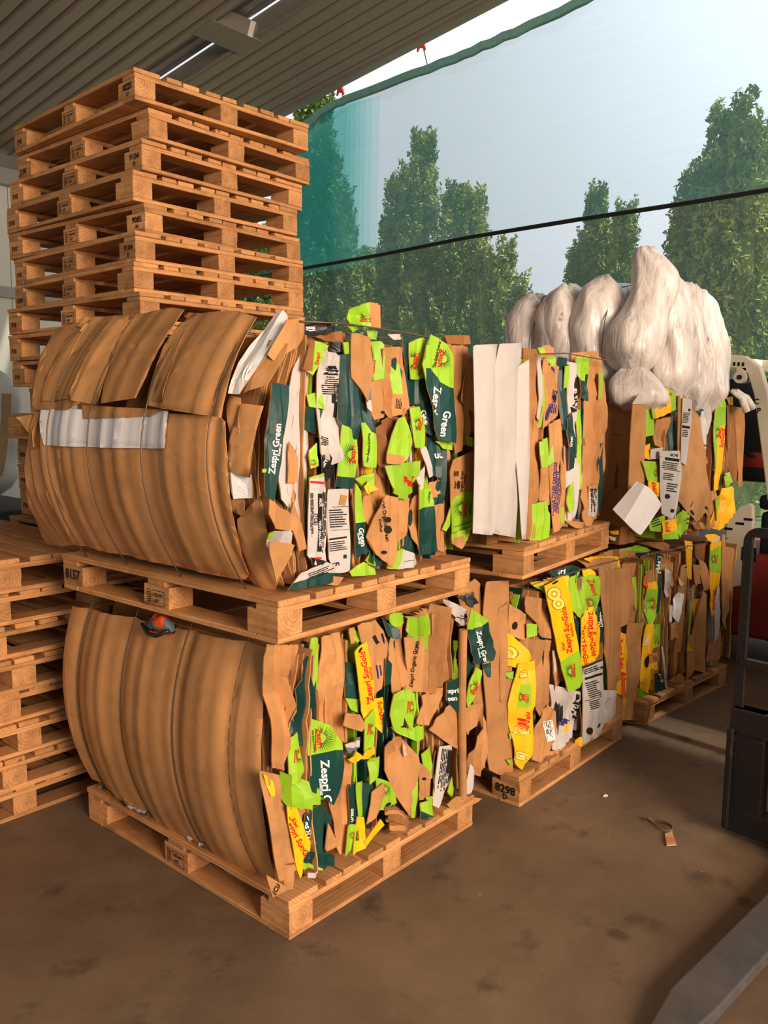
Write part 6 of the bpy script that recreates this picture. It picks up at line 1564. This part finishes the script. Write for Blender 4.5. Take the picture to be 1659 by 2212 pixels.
# ------------------------------------------------------------------ small things
p = Vector((-.035, .595, .972))
sh = thing('crumpled_cap', 'orange and grey crumpled cap squeezed under the upper pallet on the nearest bale', 'cap', tuple(p - Vector((0, 0, .05))))
rr = random.Random(9); v, f = [], []
nu, nv = 26, 12
for j in range(nv + 1):
    t = j / nv
    for i in range(nu):
        a = 2 * math.pi * i / nu; r_ = math.sin(math.pi * (.06 + .88 * t)) ** .6
        q = 1 + .12 * math.sin(a * 3 + t * 4) + .06 * math.sin(a * 7 + t * 9)
        v.append((-.008 + .035 * r_ * math.cos(a) * q, .075 * r_ * math.sin(a) * q, .052 * (1 - math.cos(math.pi * t)) / 2 + .012 * math.sin(a * 2) - .022))
for j in range(nv):
    for i in range(nu): f.append((j * nu + i, j * nu + (i + 1) % nu, (j + 1) * nu + (i + 1) % nu, (j + 1) * nu + i))
f.append(tuple(range(nu - 1, -1, -1))); f.append(tuple(range(nv * nu, nv * nu + nu)))
mi = []
for q in f:
    c = sum((Vector(v[i]) for i in q), Vector()) / len(q)
    mi.append(1 if c.z > .012 + .25 * (c.y) and abs(c.y) < .05 else (2 if c.z > -.008 and c.y < .045 and c.x < .01 else (3 if c.z < -.018 else 0)))
link('cap_body', v, f, ['blackfilm', 'orange', 'greyblue', 'orange'], sh, mi, smooth=True)
mb = MB(); mb.tube([(-.04, .07, .0), (-.05, .02, -.024), (-.05, -.03, -.022), (-.03, -.075, .0)], [.006, .008, .008, .006], 8); mb.obj('brim', 'blackfilm', sh, True)
# litter pressed out between the bales and the pallets
def scrap(name, label, cat, x, y, z, cols, sx, sy, seed, amp=.012, yaw=0, group=None):
    rr = random.Random(seed); n_ = 9; v, f, mi = [], [], []
    hh = [[rr.uniform(-1, 1) for _ in range(n_ + 1)] for _ in range(n_ + 1)]
    for s_ in (0, 1):
        for j in range(n_ + 1):
            for i in range(n_ + 1):
                e = 1 + .14 * math.sin(i * 2.1 + seed) * (j in (0, n_))
                v.append(((i / n_ - .5) * sx * e + rr.uniform(-1, 1) * sx * .02 * (1 - s_), (j / n_ - .5) * sy * e, amp * (1 + hh[j][i] * .5 + math.sin(i * .9 + seed) * .5) - s_ * .002 + .003))
    N = (n_ + 1) ** 2
    for j in range(n_):
        for i in range(n_):
            q = j * (n_ + 1) + i; f.append((q, q + 1, q + n_ + 2, q + n_ + 1)); f.append((N + q, N + q + n_ + 1, N + q + n_ + 2, N + q + 1))
            c = int((i * 3 + j * 2 + seed) / 9) % len(cols); mi += [c, c]
    o = link(name, v, f, [KEY[c] for c in cols], None, mi, loc=(x, y, z)); o.rotation_euler = (0, 0, yaw)
    return tag(o, label, cat, group)
scrap('paper_scrap', 'torn yellow and white scrap at the corner of the nearest floor pallet under the bale', 'scrap', .07, 1.10, .134, 'YWJ', .12, .1, 3)
scrap('paper_scrap', 'crumpled grey paper scrap on the nearest floor pallet under the bulging sheet', 'scrap', .05, .88, .134, 'uWg', .10, .16, 5)
scrap('paper_scrap', 'small white scrap on the middle of the nearest floor pallet edge', 'scrap', .035, .50, .134, 'WJ', .06, .09, 6)
scrap('paper_scrap', 'pale crumpled scrap on top of the nearest lower bale, beside the low pallet stack', 'scrap', .06, 1.08, .958, 'uKGY', .14, .2, 8, .006)
scrap('paper_scrap', 'dark blue plastic scrap poking out under the 8157 pallet', 'scrap', .03, .33, .958, 'uBu', .10, .16, 9, .006)
# strap loop and label lying on the concrete
st = thing('strap_loop', 'loop of brown packing strap with an orange label lying on the concrete', 'packing strap', (1.47, -.59, 0))
c0 = Vector((1.47, -.59, 0))
A_, B_ = on_plane(1398, 1772, 2, .004) - c0, on_plane(1452, 1798, 2, .004) - c0
mid = (A_ + B_) / 2; ex = (B_ - A_) / 2; ey = Vector((-ex.y, ex.x, 0)) * .42
loop = [mid + ex * math.cos(t * .2618) + ey * math.sin(t * .2618) + Vector((0, 0, .007 + .005 * math.sin(t * .5))) for t in range(24)]
V, F = [], []
for q in loop: V += [q + Vector((0, 0, -.006)), q + Vector((0, 0, .008))]
for i in range(24):
    k, m_ = i * 2, ((i + 1) % 24) * 2; F.append((k, m_, m_ + 1, k + 1))
lp = link('strap', V, F, ['strap_brown'], st); md = lp.modifiers.new('thick', 'SOLIDIFY'); md.thickness = .002
mb = MB()
Q = [on_plane(*q, 2, .004) - c0 for q in ((1436, 1802), (1452, 1798), (1461, 1826), (1440, 1828))]
mb.add(Q + [q + Vector((0, 0, .004)) for q in Q], [(3, 2, 1, 0), (4, 5, 6, 7), (0, 1, 5, 4), (1, 2, 6, 5), (2, 3, 7, 6), (3, 0, 4, 7)]); mb.obj('paper_label', 'strap_beige', st)
Q = [on_plane(*q, 2, .009) - c0 for q in ((1438, 1810), (1456, 1808), (1459, 1820), (1440, 1822))]
mb = MB(); mb.add(Q + [q + Vector((0, 0, .001)) for q in Q], [(3, 2, 1, 0), (4, 5, 6, 7), (0, 1, 5, 4), (1, 2, 6, 5), (2, 3, 7, 6), (3, 0, 4, 7)]); mb.obj('label_print', 'dull_orange', st)
p = on_plane(1308, 1722, 2, 0)
scrap('paper_scrap', 'tiny white paper chip lying alone on the dark concrete', 'scrap', p.x, p.y, .001, 'w', .02, .014, 12, .003)
